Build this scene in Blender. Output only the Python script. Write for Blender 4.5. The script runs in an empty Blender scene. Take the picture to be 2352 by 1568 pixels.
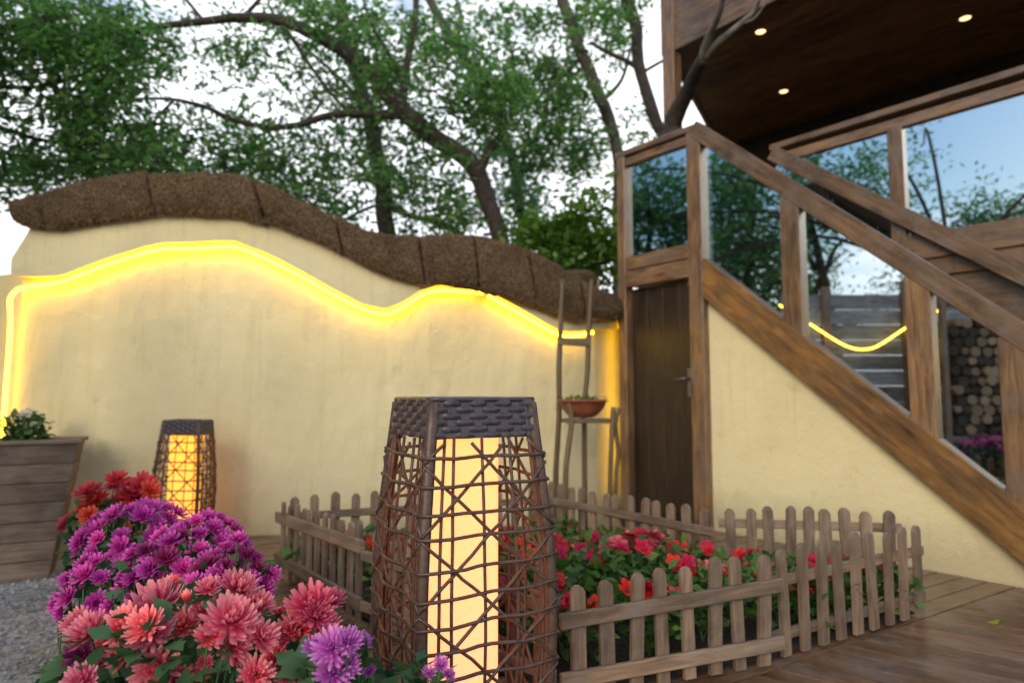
import bpy, math, random
import numpy as np
from mathutils import Vector, Matrix, Quaternion, noise

random.seed(7)
RNG = np.random.default_rng(7)
R = math.radians
sc = bpy.context.scene
COL = sc.collection

# ------------------------------------------------------------------ camera, sky, sun, exposure
PITCH = math.atan(121 / 1500.0)
cam_d = bpy.data.cameras.new('camera')
cam = bpy.data.objects.new('camera', cam_d)
COL.objects.link(cam)
cam_d.sensor_width = 36.0
cam_d.lens = 1500.0 / 2352.0 * 36.0
cam.location = (0, 0, 1.0)
cam.rotation_euler = (math.pi / 2 + PITCH, 0, 0)
cam_d.clip_start = 0.05
cam_d.clip_end = 2000
cam_d.dof.use_dof = True
cam_d.dof.focus_distance = 1.72
cam_d.dof.aperture_fstop = 2.1
sc.camera = cam

SUN_EL, SUN_AZ = R(26), R(203)          # low soft daylight from behind the camera
w = bpy.data.worlds.new("World")
sc.world = w
w.use_nodes = True
nt = w.node_tree
nt.nodes.clear()
def N(nt, t, **kw):
    n = nt.nodes.new(t)
    for k, v in kw.items():
        if k in n.inputs.keys():
            n.inputs[k].default_value = v
        else:
            setattr(n, k, v)
    return n
L = lambda nt, a, b: nt.links.new(a, b)
wo = N(nt, 'ShaderNodeOutputWorld')
bg = N(nt, 'ShaderNodeBackground', Strength=0.125)
sky = N(nt, 'ShaderNodeTexSky')
sky.sky_type = 'NISHITA'
sky.sun_disc = False
sky.sun_elevation = SUN_EL
sky.sun_rotation = SUN_AZ
sky.air_density = 1.3
sky.dust_density = 1.5
tc = N(nt, 'ShaderNodeTexCoord')
mp = N(nt, 'ShaderNodeMapping')
mp.inputs['Scale'].default_value = (1, 1, 2.4)
cn = N(nt, 'ShaderNodeTexNoise', Scale=2.6, Detail=7.0, Roughness=0.58)
sep = N(nt, 'ShaderNodeSeparateXYZ')
L(nt, tc.outputs['Generated'], mp.inputs['Vector'])
L(nt, mp.outputs['Vector'], cn.inputs['Vector'])
L(nt, tc.outputs['Generated'], sep.inputs[0])
mr = N(nt, 'ShaderNodeMapRange')        # cloud banks are thicker low down, all the way round
for i, v in enumerate((0.15, 0.40, 0.25, -0.06)):
    mr.inputs[i + 1].default_value = v
L(nt, sep.outputs['Z'], mr.inputs[0])
ad = N(nt, 'ShaderNodeMath', operation='ADD')
L(nt, cn.outputs['Fac'], ad.inputs[0]); L(nt, mr.outputs[0], ad.inputs[1])
dotn = N(nt, 'ShaderNodeVectorMath', operation='DOT_PRODUCT')   # the bank lies ahead, thinning to clear sky on the left
dotn.inputs[1].default_value = (0.55, 0.83, 0.0)
L(nt, tc.outputs['Generated'], dotn.inputs[0])
mb = N(nt, 'ShaderNodeMapRange')
for i, v in enumerate((-0.6, 0.7, -0.13, 0.30)):
    mb.inputs[i + 1].default_value = v
L(nt, dotn.outputs['Value'], mb.inputs[0])
ad2 = N(nt, 'ShaderNodeMath', operation='ADD')
L(nt, ad.outputs[0], ad2.inputs[0]); L(nt, mb.outputs[0], ad2.inputs[1])
cr = N(nt, 'ShaderNodeMapRange')
cr.interpolation_type = 'SMOOTHSTEP'
for i, v in enumerate((0.50, 0.68, 0.0, 1.0)):
    cr.inputs[i + 1].default_value = v
L(nt, ad2.outputs[0], cr.inputs[0])
mx = N(nt, 'ShaderNodeMix', data_type='RGBA')
mx.inputs['B'].default_value = (8.8, 9.0, 9.5, 1)
hs = N(nt, 'ShaderNodeHueSaturation', Saturation=1.4, Value=0.98)
L(nt, sky.outputs[0], hs.inputs['Color'])
L(nt, cr.outputs[0], mx.inputs['Factor']); L(nt, hs.outputs[0], mx.inputs['A'])
L(nt, mx.outputs['Result'], bg.inputs['Color']); L(nt, bg.outputs[0], wo.inputs[0])

sd = bpy.data.lights.new('sun', 'SUN')
so = bpy.data.objects.new('sun', sd)
COL.objects.link(so)
sd.energy = 0.85
sd.angle = R(30)
sd.color = (1.0, 0.97, 0.92)
_d = Vector((math.sin(SUN_AZ) * math.cos(SUN_EL), math.cos(SUN_AZ) * math.cos(SUN_EL), math.sin(SUN_EL)))
so.rotation_euler = _d.to_track_quat('Z', 'Y').to_euler()

vs = sc.view_settings
vs.view_transform = 'Standard'
vs.look = 'None'
vs.gamma = 1.0
vs.use_curve_mapping = False
vs.exposure = 0.62
sc.render.engine = 'CYCLES'
sc.cycles.use_denoising = True
sc.cycles.max_bounces = 8
sc.cycles.transparent_max_bounces = 12
sc.cycles.sample_clamp_indirect = 6.0
sc.cycles.caustics_reflective = False
sc.cycles.caustics_refractive = False

# ------------------------------------------------------------------ measuring helpers
GZ = -0.2                                # gravel level; the timber deck is level 0
def ray(u, v):
    a, b = (u - 1176) / 1500.0, (784 - v) / 1500.0
    return Vector((a, math.cos(PITCH) - math.sin(PITCH) * b, math.sin(PITCH) + math.cos(PITCH) * b))
def P(u, v, d):                          # point at forward distance d
    r = ray(u, v)
    r = r * (d / r.y)
    return Vector((r.x, r.y, 1.0 + r.z))
def G(u, v, z=0.0):                      # point on a level surface
    r = ray(u, v)
    r = r * ((z - 1.0) / r.z)
    return Vector((r.x, r.y, z))
# stair facade: t runs along it (away from the camera), o is the distance in front of it
P0 = Vector((2.70, 3.45, 0)); AX = Vector((-0.63, 0.777, 0)).normalized(); NX = Vector((-0.777, -0.63, 0)).normalized()
Z = Vector((0, 0, 1))
def F(t, o, z):
    return P0 + AX * t + NX * o + Z * z
def FW(u, v, o=0.0):                     # (t, z) where the line of sight meets the plane at distance o
    r = ray(u, v)
    k = (o - (Vector((0, 0, 0)) - P0).dot(NX)) / r.dot(NX)
    p = r * k
    return ((p - P0).dot(AX), 1.0 + p.z)
def RF(u, v, d):                         # place of a thing seen mirrored in the stair's glass
    p = P(u, v, d)
    return p - NX * (2 * (p - P0).dot(NX))

# ------------------------------------------------------------------ mesh helpers
ORIG = {}
class MB:
    def __init__(s):
        s.v = []; s.f = []; s.uv = []
    def face(s, idx, uvs=None):
        s.f.append(tuple(idx)); s.uv.append(uvs or [(0, 0)] * len(idx))
    def beam(s, p0, p1, w, h, up=Z, c=0.005, ends=(None, None), off=None):
        p0 = Vector(p0); p1 = Vector(p1); ax = (p1 - p0); ln = ax.length; ax.normalize()
        sd = ax.cross(Vector(up))
        sd.normalize(); u2 = sd.cross(ax); u2.normalize()
        c = min(c, w * .3, h * .3)
        prof = [(-w/2 + c, -h/2), (w/2 - c, -h/2), (w/2, -h/2 + c), (w/2, h/2 - c), (w/2 - c, h/2), (-w/2 + c, h/2), (-w/2, h/2 - c), (-w/2, -h/2 + c)]
        b = len(s.v)
        for p in (p0, p1):
            for x, y in prof:
                s.v.append(p + sd * x + u2 * y)
        per = [0]
        for i in range(8):
            a, q = prof[i], prof[(i + 1) % 8]
            per.append(per[-1] + math.hypot(a[0] - q[0], a[1] - q[1]))
        uo = random.random() * 20 if off is None else off; vo = random.random() * 5
        for i in range(8):
            j = (i + 1) % 8
            s.face((b + i, b + j, b + 8 + j, b + 8 + i), [(uo, vo + per[i]), (uo, vo + per[i+1]), (uo + ln, vo + per[i+1]), (uo + ln, vo + per[i])])
        s.face([b + 7 - i for i in range(8)], [(uo + prof[7-i][0] * .3, vo + prof[7-i][1]) for i in range(8)])
        s.face([b + 8 + i for i in range(8)], [(uo + prof[i][0] * .3, vo + prof[i][1]) for i in range(8)])
        return s
    def box(s, c, sx, sy, sz, rz=0.0, ch=0.004):
        c = Vector(c); ax = Vector((math.cos(rz), math.sin(rz), 0))
        return s.beam(c - ax * sx / 2, c + ax * sx / 2, sy, sz, Z, ch)
    def prism(s, pts, d):                # extrude a planar outline by vector d
        b = len(s.v); n = len(pts); d = Vector(d)
        s.v += [Vector(p) for p in pts] + [Vector(p) + d for p in pts]
        p0 = Vector(pts[0]); e = (Vector(pts[1]) - p0).normalized(); nn = d.normalized(); e2 = nn.cross(e)
        q = [((Vector(p) - p0).dot(e), (Vector(p) - p0).dot(e2)) for p in pts]
        s.face([b + i for i in range(n)][::-1], q[::-1]); s.face([b + n + i for i in range(n)], q)
        for i in range(n):
            j = (i + 1) % n
            s.face((b + i, b + j, b + n + j, b + n + i), [q[i], q[j], q[j], q[i]])
        return s
    def tube(s, pts, rad, n=8, cap=True, closed=False, jitter=0.0):
        pts = [Vector(p) for p in pts]; m = len(pts)
        if not hasattr(rad, '__len__'):
            rad = [rad] * m
        b = len(s.v); ref = None; ln = 0.0; lens = []
        for i, p in enumerate(pts):
            if closed:
                t = pts[(i + 1) % m] - pts[i - 1]
            else:
                t = pts[min(i + 1, m - 1)] - pts[max(i - 1, 0)]
            t.normalize()
            if ref is None:
                ref = t.orthogonal().normalized()
            ref = (ref - t * ref.dot(t)); ref.normalize()
            bn = t.cross(ref)
            if i:
                ln += (p - pts[i-1]).length
            lens.append(ln)
            for k in range(n):
                a = 2 * math.pi * k / n
                rr = rad[i] * (1 + jitter * (random.random() - .5))
                s.v.append(p + (ref * math.cos(a) + bn * math.sin(a)) * rr)
        for i in range(m if closed else m - 1):
            for k in range(n):
                k2 = (k + 1) % n; i2 = (i + 1) % m
                u0, u1 = lens[i], lens[i2] if i2 else lens[i] + .05
                s.face((b + i*n + k, b + i*n + k2, b + i2*n + k2, b + i2*n + k), [(u0, k / n), (u0, (k+1) / n), (u1, (k+1) / n), (u1, k / n)])
        if cap and not closed:
            s.face([b + n - 1 - k for k in range(n)]); s.face([b + (m-1)*n + k for k in range(n)])
        return s
    def lathe(s, c, prof, n=24):
        b = len(s.v); c = Vector(c)
        for r, z in prof:
            for k in range(n):
                a = 2 * math.pi * k / n
                s.v.append(c + Vector((r * math.cos(a), r * math.sin(a), z)))
        for i in range(len(prof) - 1):
            for k in range(n):
                k2 = (k + 1) % n
                s.face((b + i*n + k, b + i*n + k2, b + (i+1)*n + k2, b + (i+1)*n + k))
        s.face([b + n - 1 - k for k in range(n)]); s.face([b + (len(prof)-1)*n + k for k in range(n)])
        return s
    def grid(s, rows):                   # rows of points, stitched
        b = len(s.v); m = len(rows[0])
        for r in rows:
            s.v += [Vector(p) for p in r]
        for i in range(len(rows) - 1):
            for k in range(m - 1):
                s.face((b + i*m + k, b + i*m + k + 1, b + (i+1)*m + k + 1, b + (i+1)*m + k), [(k*.1, i*.1), (k*.1+.1, i*.1), (k*.1+.1, i*.1+.1), (k*.1, i*.1+.1)])
        return s
    def mesh(s, name, mat, origin=Vector((0, 0, 0)), smooth=False):
        me = bpy.data.meshes.new(name)
        me.from_pydata([tuple(Vector(v) - origin) for v in s.v], [], s.f)
        uvl = me.uv_layers.new(name='UVMap')
        uvl.data.foreach_set('uv', [c for f in s.uv for q in f for c in q])
        if smooth:
            me.polygons.foreach_set('use_smooth', [True] * len(me.polygons))
        if mat:
            me.materials.append(mat)
        me.update()
        return me
    def build(s, name, mat, parent=None, loc=None, smooth=False):
        if parent is not None:
            og = ORIG[parent]
        else:
            og = Vector(loc) if loc is not None else Vector((0, 0, 0))
        o = bpy.data.objects.new(name, s.mesh(name, mat, og, smooth))
        COL.objects.link(o)
        if parent is not None:
            o.parent = parent
        else:
            o.location = og
        ORIG[o] = og
        return o
def np_mesh(name, V, Fq, mat, parent=None, loc=None, uv=None):
    me = bpy.data.meshes.new(name)
    og = ORIG[parent] if parent is not None else Vector(loc or (0, 0, 0))
    V = np.asarray(V, dtype=np.float32) - np.array(og, dtype=np.float32)
    Fq = np.asarray(Fq, dtype=np.int32)
    me.vertices.add(len(V)); me.vertices.foreach_set('co', V.ravel())
    k = Fq.shape[1]
    me.loops.add(Fq.size); me.loops.foreach_set('vertex_index', Fq.ravel())
    me.polygons.add(len(Fq)); me.polygons.foreach_set('loop_start', np.arange(0, Fq.size, k, dtype=np.int32))
    me.update(calc_edges=True)
    if uv is not None:
        l = me.uv_layers.new(name='UVMap'); l.data.foreach_set('uv', np.asarray(uv, dtype=np.float32).ravel())
    me.materials.append(mat)
    me.validate()
    o = bpy.data.objects.new(name, me); COL.objects.link(o)
    if parent is not None:
        o.parent = parent
    else:
        o.location = og
    ORIG[o] = og
    return o
def tag(o, label=None, cat=None, group=None, kind=None):
    if label: o['label'] = label
    if cat: o['category'] = cat
    if group: o['group'] = group
    if kind: o['kind'] = kind
    return o
def thing(name, loc, label, cat, group=None):
    o = bpy.data.objects.new(name, None)
    o.empty_display_size = .1
    COL.objects.link(o); o.location = loc; ORIG[o] = Vector(loc)
    return tag(o, label, cat, group)
def inst(name, me, parent, loc, q=None, s=1.0):   # a part that shares a mesh
    o = bpy.data.objects.new(name, me); COL.objects.link(o); o.parent = parent
    o.location = Vector(loc) - ORIG[parent]
    if q is not None:
        o.rotation_mode = 'QUATERNION'; o.rotation_quaternion = q
    o.scale = (s, s, s) if not hasattr(s, '__len__') else s
    ORIG[o] = Vector(loc)
    return o
def copy_tree(o, parent=None):
    c = o.copy(); COL.objects.link(c)
    c.parent = parent
    for ch in o.children:
        copy_tree(ch, c)
    return c
def interp(tab, x):
    xs = [p[0] for p in tab]; ys = [p[1] for p in tab]
    return float(np.interp(x, xs, ys))

# ------------------------------------------------------------------ materials
def mat(name):
    m = bpy.data.materials.new(name); m.use_nodes = True
    nt = m.node_tree; nt.nodes.clear()
    out = N(nt, 'ShaderNodeOutputMaterial'); b = N(nt, 'ShaderNodeBsdfPrincipled')
    L(nt, b.outputs[0], out.inputs[0])
    return m, nt, b
def ramp(nt, stops):
    r = N(nt, 'ShaderNodeValToRGB'); e = r.color_ramp.elements
    while len(e) < len(stops):
        e.new(0.5)
    for i, (p, c) in enumerate(stops):
        e[i].position = p; e[i].color = (*c, 1)
    return r
def bump(nt, b, src, strength=.3, dist=.01):
    n = N(nt, 'ShaderNodeBump', Strength=strength, Distance=dist)
    L(nt, src, n.inputs['Height']); L(nt, n.outputs[0], b.inputs['Normal'])
    return n
def wood(name, dark, mid, light, rough=.5, grain=16.0, coat=0.0, bmp=.35, wear=None):
    m, nt, b = mat(name)
    uv = N(nt, 'ShaderNodeUVMap'); oi = N(nt, 'ShaderNodeObjectInfo')
    cmb = N(nt, 'ShaderNodeCombineXYZ'); mu = N(nt, 'ShaderNodeMath', operation='MULTIPLY'); mu.inputs[1].default_value = 37.0
    L(nt, oi.outputs['Random'], mu.inputs[0]); L(nt, mu.outputs[0], cmb.inputs[0]); L(nt, mu.outputs[0], cmb.inputs[2])
    va = N(nt, 'ShaderNodeVectorMath', operation='ADD'); L(nt, uv.outputs[0], va.inputs[0]); L(nt, cmb.outputs[0], va.inputs[1])
    mp = N(nt, 'ShaderNodeMapping'); mp.inputs['Scale'].default_value = (1.6, grain, 1)
    L(nt, va.outputs[0], mp.inputs[0])
    n1 = N(nt, 'ShaderNodeTexNoise', Scale=2.4, Detail=6.0, Roughness=.62, Distortion=.7); L(nt, mp.outputs[0], n1.inputs['Vector'])
    mp2 = N(nt, 'ShaderNodeMapping'); mp2.inputs['Scale'].default_value = (2.5, 6, 1); L(nt, va.outputs[0], mp2.inputs[0])
    n2 = N(nt, 'ShaderNodeTexNoise', Scale=1.3, Detail=3.0); L(nt, mp2.outputs[0], n2.inputs['Vector'])
    rp = ramp(nt, [(.28, dark), (.5, mid), (.72, light)]); L(nt, n1.outputs['Fac'], rp.inputs[0])
    mixc = N(nt, 'ShaderNodeMix', data_type='RGBA', blend_type='MULTIPLY'); mixc.inputs['Factor'].default_value = .8
    r2 = ramp(nt, [(.3, (.45, .42, .42)), (.55, (1, 1, 1)), (.75, (1.25, 1.15, 1.0))]); L(nt, n2.outputs['Fac'], r2.inputs[0])
    L(nt, rp.outputs[0], mixc.inputs['A']); L(nt, r2.outputs[0], mixc.inputs['B'])
    # every board a little lighter or darker than the next
    hv = N(nt, 'ShaderNodeHueSaturation'); mr = N(nt, 'ShaderNodeMapRange')
    mr.inputs[3].default_value = .68; mr.inputs[4].default_value = 1.28
    L(nt, oi.outputs['Random'], mr.inputs[0]); L(nt, mr.outputs[0], hv.inputs['Value']); L(nt, mixc.outputs['Result'], hv.inputs['Color'])
    last = hv.outputs[0]
    if wear:
        n3 = N(nt, 'ShaderNodeTexNoise', Scale=5.0, Detail=5.0, Roughness=.65)
        tcn = N(nt, 'ShaderNodeTexCoord'); L(nt, tcn.outputs['Object'], n3.inputs['Vector'])
        r3 = ramp(nt, [(.46, (0, 0, 0)), (.66, (1, 1, 1))]); L(nt, n3.outputs['Fac'], r3.inputs[0])
        mw = N(nt, 'ShaderNodeMix', data_type='RGBA'); mw.inputs['B'].default_value = (*wear, 1)
        m2 = N(nt, 'ShaderNodeMath', operation='MULTIPLY'); m2.inputs[1].default_value = .6
        L(nt, r3.outputs[0], m2.inputs[0]); L(nt, m2.outputs[0], mw.inputs['Factor']); L(nt, last, mw.inputs['A']); last = mw.outputs['Result']
    mp3 = N(nt, 'ShaderNodeMapping'); mp3.inputs['Scale'].default_value = (2.2, 6.5, 1); L(nt, va.outputs[0], mp3.inputs[0])
    vk = N(nt, 'ShaderNodeTexVoronoi', Scale=1.0); L(nt, mp3.outputs[0], vk.inputs['Vector'])
    kr = ramp(nt, [(.05, (.30, .24, .20)), (.13, (.75, .70, .66)), (.2, (1, 1, 1))]); L(nt, vk.outputs['Distance'], kr.inputs[0])
    mk = N(nt, 'ShaderNodeMix', data_type='RGBA', blend_type='MULTIPLY'); mk.inputs['Factor'].default_value = .85
    L(nt, last, mk.inputs['A']); L(nt, kr.outputs[0], mk.inputs['B']); last = mk.outputs['Result']
    L(nt, last, b.inputs['Base Color'])
    rr = N(nt, 'ShaderNodeMapRange'); rr.inputs[3].default_value = rough - .1; rr.inputs[4].default_value = rough + .15
    L(nt, n1.outputs['Fac'], rr.inputs[0]); L(nt, rr.outputs[0], b.inputs['Roughness'])
    b.inputs['Coat Weight'].default_value = coat; b.inputs['Coat Roughness'].default_value = .25
    bump(nt, b, n1.outputs['Fac'], bmp, .004)
    return m
M = {}
M['timber'] = wood('stained_timber', (.055, .030, .013), (.165, .088, .036), (.26, .150, .066), .40, 14, .35, .4, wear=(.165, .12, .09))  # wear tint: weathering plus the sky's grey sheen put into the colour
M['stringer'] = wood('honey_timber', (.05, .023, .007), (.185, .090, .022), (.29, .155, .042), .45, 10, .1, .4, wear=(.10, .06, .035))
M['soffit'] = wood('dark_soffit', (.14, .065, .028), (.26, .125, .055), (.36, .19, .09), .5, 14, .1, .3)
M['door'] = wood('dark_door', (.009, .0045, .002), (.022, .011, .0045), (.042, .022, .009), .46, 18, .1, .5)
M['picket'] = wood('weathered_picket', (.09, .056, .034), (.185, .125, .080), (.29, .205, .14), .72, 16, 0, .5, wear=(.22, .19, .165))
M['deck'] = wood('deck_timber', (.06, .028, .015), (.155, .080, .044), (.255, .150, .088), .30, 16, .1, .5, wear=(.20, .165, .14))
M['planter'] = wood('planter_board', (.075, .050, .036), (.155, .115, .085), (.23, .18, .135), .7, 16, 0, .5, wear=(.17, .14, .115))
M['grey_board'] = wood('grey_board', (.15, .165, .18), (.22, .24, .255), (.29, .305, .32), .6, 10, 0, .2)
M['stick'] = wood('bamboo_stick', (.05, .032, .014), (.12, .082, .035), (.19, .13, .06), .5, 12, .1, .3)
M['log_end'] = wood('log_wood', (.12, .075, .04), (.24, .165, .095), (.36, .26, .16), .7, 8, 0, .3)

def plaster():
    m, nt, b = mat('cream_plaster')
    tcn = N(nt, 'ShaderNodeTexCoord')
    n1 = N(nt, 'ShaderNodeTexNoise', Scale=1.1, Detail=5.0, Roughness=.6); n2 = N(nt, 'ShaderNodeTexNoise', Scale=9.0, Detail=6.0, Roughness=.65)
    n3 = N(nt, 'ShaderNodeTexNoise', Scale=70.0, Detail=3.0)
    for n in (n1, n2, n3):
        L(nt, tcn.outputs['Object'], n.inputs['Vector'])
    rp = ramp(nt, [(.3, (.61, .53, .305)), (.5, (.665, .585, .345)), (.7, (.71, .625, .38))]); L(nt, n1.outputs['Fac'], rp.inputs[0])
    mx = N(nt, 'ShaderNodeMix', data_type='RGBA', blend_type='MULTIPLY'); mx.inputs['Factor'].default_value = .5
    r2 = ramp(nt, [(.28, (.78, .75, .70)), (.38, (1, 1, 1))]); L(nt, n2.outputs['Fac'], r2.inputs[0])
    L(nt, rp.outputs[0], mx.inputs['A']); L(nt, r2.outputs[0], mx.inputs['B']); sp = N(nt, 'ShaderNodeSeparateXYZ'); L(nt, tcn.outputs['Object'], sp.inputs[0])
    n4 = N(nt, 'ShaderNodeTexNoise', Scale=4.5, Detail=6.0, Roughness=.7); L(nt, tcn.outputs['Object'], n4.inputs['Vector'])
    hm = N(nt, 'ShaderNodeMath', operation='MULTIPLY_ADD'); hm.inputs[1].default_value = -.55; L(nt, n4.outputs['Fac'], hm.inputs[0]); L(nt, sp.outputs[2], hm.inputs[2])
    dm = N(nt, 'ShaderNodeMapRange'); L(nt, hm.outputs[0], dm.inputs[0])
    for i, v in enumerate((-.22, .06, .55, 0.0)): dm.inputs[i + 1].default_value = v
    md = N(nt, 'ShaderNodeMix', data_type='RGBA'); md.inputs['B'].default_value = (.30, .24, .15, 1)
    L(nt, dm.outputs[0], md.inputs['Factor']); L(nt, mx.outputs['Result'], md.inputs['A'])
    mp = N(nt, 'ShaderNodeMapping'); mp.inputs['Scale'].default_value = (7, 7, .55); L(nt, tcn.outputs['Object'], mp.inputs[0])
    n5 = N(nt, 'ShaderNodeTexNoise', Scale=1.5, Detail=5.0, Roughness=.65); L(nt, mp.outputs[0], n5.inputs['Vector'])
    r5 = ramp(nt, [(.30, (.86, .84, .80)), (.46, (1, 1, 1))]); L(nt, n5.outputs['Fac'], r5.inputs[0])
    ms = N(nt, 'ShaderNodeMix', data_type='RGBA', blend_type='MULTIPLY'); ms.inputs['Factor'].default_value = .6
    L(nt, md.outputs['Result'], ms.inputs['A']); L(nt, r5.outputs[0], ms.inputs['B']); L(nt, ms.outputs['Result'], b.inputs['Base Color'])
    b.inputs['Roughness'].default_value = .85
    ma = N(nt, 'ShaderNodeMath', operation='MULTIPLY_ADD'); ma.inputs[1].default_value = .25
    L(nt, n3.outputs['Fac'], ma.inputs[0]); L(nt, n2.outputs['Fac'], ma.inputs[2])
    bump(nt, b, ma.outputs[0], .55, .02)
    return m
M['plaster'] = plaster()

def simple(name, col, rough=.6, metal=0.0, var=.25, scale=12.0, bmp=.2, dist=.005, spec=.5):
    m, nt, b = mat(name)
    tcn = N(nt, 'ShaderNodeTexCoord'); n1 = N(nt, 'ShaderNodeTexNoise', Scale=scale, Detail=5.0, Roughness=.6)
    L(nt, tcn.outputs['Object'], n1.inputs['Vector'])
    lo = tuple(c * (1 - var) for c in col); hi = tuple(c * (1 + var) for c in col)
    rp = ramp(nt, [(.3, lo), (.7, hi)]); L(nt, n1.outputs['Fac'], rp.inputs[0]); L(nt, rp.outputs[0], b.inputs['Base Color'])
    b.inputs['Roughness'].default_value = rough; b.inputs['Metallic'].default_value = metal; b.inputs['Specular IOR Level'].default_value = spec
    bump(nt, b, n1.outputs['Fac'], bmp, dist)
    return m
M['soil'] = simple('dark_soil', (.035, .024, .017), .95, 0, .5, 40, .8, .02)
M['earth'] = simple('earth', (.06, .055, .035), .95, 0, .4, 3, .6, .05)
M['iron'] = simple('dark_iron', (.16, .15, .145), .35, .7, .2, 30, .1)
M['rattan'] = simple('rattan', (.075, .042, .030), .42, 0, .45, 60, .3, .002)
M['rattan_tape'] = simple('rattan_tape', (.046, .036, .043), .36, 0, .5, 45, .2, .002)
M['terracotta'] = simple('terracotta', (.24, .075, .035), .55, 0, .3, 20, .2, .003)
M['black_pot'] = simple('plastic_pot', (.03, .03, .03), .5, 0, .2, 20, .1)
M['stem'] = simple('green_stem', (.05, .10, .03), .6, 0, .3, 30, .2)
M['bark'] = simple('dark_bark', (.036, .026, .020), .9, 0, .55, 14, .9, .03)
M['bark_grey'] = simple('grey_bark', (.062, .050, .042), .85, 0, .45, 10, .8, .03)
M['bark_pale'] = simple('pale_branch_bark', (.17, .15, .135), .75, 0, .45, 12, .6, .02)
M['dark_render'] = simple('dark_house_wall', (.030, .018, .012), .8, 0, .3, 6, .2)
M['roofing'] = simple('roof_shingle', (.06, .05, .045), .9, 0, .3, 8, .5)

def thatch():
    m, nt, b = mat('thatch')
    tcn = N(nt, 'ShaderNodeTexCoord')
    n1 = N(nt, 'ShaderNodeTexNoise', Scale=55.0, Detail=6.0, Roughness=.75); n2 = N(nt, 'ShaderNodeTexNoise', Scale=5.0, Detail=4.0)
    for n in (n1, n2):
        L(nt, tcn.outputs['Object'], n.inputs['Vector'])
    rp = ramp(nt, [(.32, (.042, .027, .016)), (.5, (.145, .097, .056)), (.68, (.29, .20, .12))]); L(nt, n1.outputs['Fac'], rp.inputs[0])
    mx = N(nt, 'ShaderNodeMix', data_type='RGBA', blend_type='MULTIPLY'); mx.inputs['Factor'].default_value = .7
    r2 = ramp(nt, [(.3, (.6, .6, .55)), (.6, (1.1, 1.05, 1))]); L(nt, n2.outputs['Fac'], r2.inputs[0])
    L(nt, rp.outputs[0], mx.inputs['A']); L(nt, r2.outputs[0], mx.inputs['B']); L(nt, mx.outputs['Result'], b.inputs['Base Color'])
    b.inputs['Roughness'].default_value = .95; b.inputs['Specular IOR Level'].default_value = .1
    bump(nt, b, n1.outputs['Fac'], 1.0, .03)
    return m
M['thatch'] = thatch()
M['fibre'] = simple('coir_fibre', (.21, .145, .085), .9, 0, .6, 25, 0, .001)

def leafmat(name, dark, light, trans=.35, rough=.5):
    m, nt, b = mat(name)
    geo = N(nt, 'ShaderNodeNewGeometry'); rp = ramp(nt, [(0, dark), (.55, tuple((a + c) / 2 for a, c in zip(dark, light))), (1, light)])
    L(nt, geo.outputs['Random Per Island'], rp.inputs[0]); L(nt, rp.outputs[0], b.inputs['Base Color'])
    b.inputs['Roughness'].default_value = rough; b.inputs['Specular IOR Level'].default_value = .35
    tr = N(nt, 'ShaderNodeBsdfTranslucent')
    hs = N(nt, 'ShaderNodeHueSaturation', Value=1.6, Saturation=1.15); L(nt, rp.outputs[0], hs.inputs['Color']); L(nt, hs.outputs[0], tr.inputs['Color'])
    mx = N(nt, 'ShaderNodeMixShader'); mx.inputs[0].default_value = trans
    L(nt, b.outputs[0], mx.inputs[1]); L(nt, tr.outputs[0], mx.inputs[2])
    L(nt, mx.outputs[0], nt.nodes['Material Output'].inputs[0])
    return m
M['leaf'] = leafmat('tree_leaf', (.035, .082, .026), (.15, .295, .085), .5)
M['leaf_b'] = leafmat('tree_leaf_cool', (.035, .09, .042), (.13, .26, .09), .5)
M['leaf_y'] = leafmat('bush_leaf', (.04, .10, .02), (.14, .26, .045), .4)
M['mum_leaf'] = leafmat('mum_leaf', (.022, .070, .028), (.075, .16, .055), .2, .55)
M['bed_leaf'] = leafmat('bedding_leaf', (.03, .085, .02), (.12, .24, .05), .3, .5)
M['dry_leaf'] = leafmat('fallen_leaf', (.25, .32, .03), (.35, .40, .05), .2)

def petal(name, base, mid, tip):
    m, nt, b = mat(name)
    uv = N(nt, 'ShaderNodeUVMap'); sp = N(nt, 'ShaderNodeSeparateXYZ'); L(nt, uv.outputs[0], sp.inputs[0])
    rp = ramp(nt, [(.05, base), (.55, mid), (1.0, tip)]); L(nt, sp.outputs[0], rp.inputs[0])
    oi = N(nt, 'ShaderNodeObjectInfo'); hv = N(nt, 'ShaderNodeHueSaturation'); mr = N(nt, 'ShaderNodeMapRange')
    mr.inputs[3].default_value = .75; mr.inputs[4].default_value = 1.2; L(nt, oi.outputs['Random'], mr.inputs[0]); L(nt, mr.outputs[0], hv.inputs['Value'])
    mh = N(nt, 'ShaderNodeMapRange'); mh.inputs[3].default_value = .485; mh.inputs[4].default_value = .515; L(nt, oi.outputs['Random'], mh.inputs[0]); L(nt, mh.outputs[0], hv.inputs['Hue'])
    L(nt, rp.outputs[0], hv.inputs['Color']); L(nt, hv.outputs[0], b.inputs['Base Color'])
    b.inputs['Roughness'].default_value = .55; b.inputs['Specular IOR Level'].default_value = .25
    tr = N(nt, 'ShaderNodeBsdfTranslucent'); L(nt, hv.outputs[0], tr.inputs['Color'])
    mx = N(nt, 'ShaderNodeMixShader'); mx.inputs[0].default_value = .3
    L(nt, b.outputs[0], mx.inputs[1]); L(nt, tr.outputs[0], mx.inputs[2]); L(nt, mx.outputs[0], nt.nodes['Material Output'].inputs[0])
    return m
M['coral'] = petal('coral_petal', (.62, .025, .08), (.84, .115, .18), (.95, .40, .40))
M['crimson'] = petal('crimson_petal', (.5, .015, .07), (.70, .055, .14), (.85, .26, .28))
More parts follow.
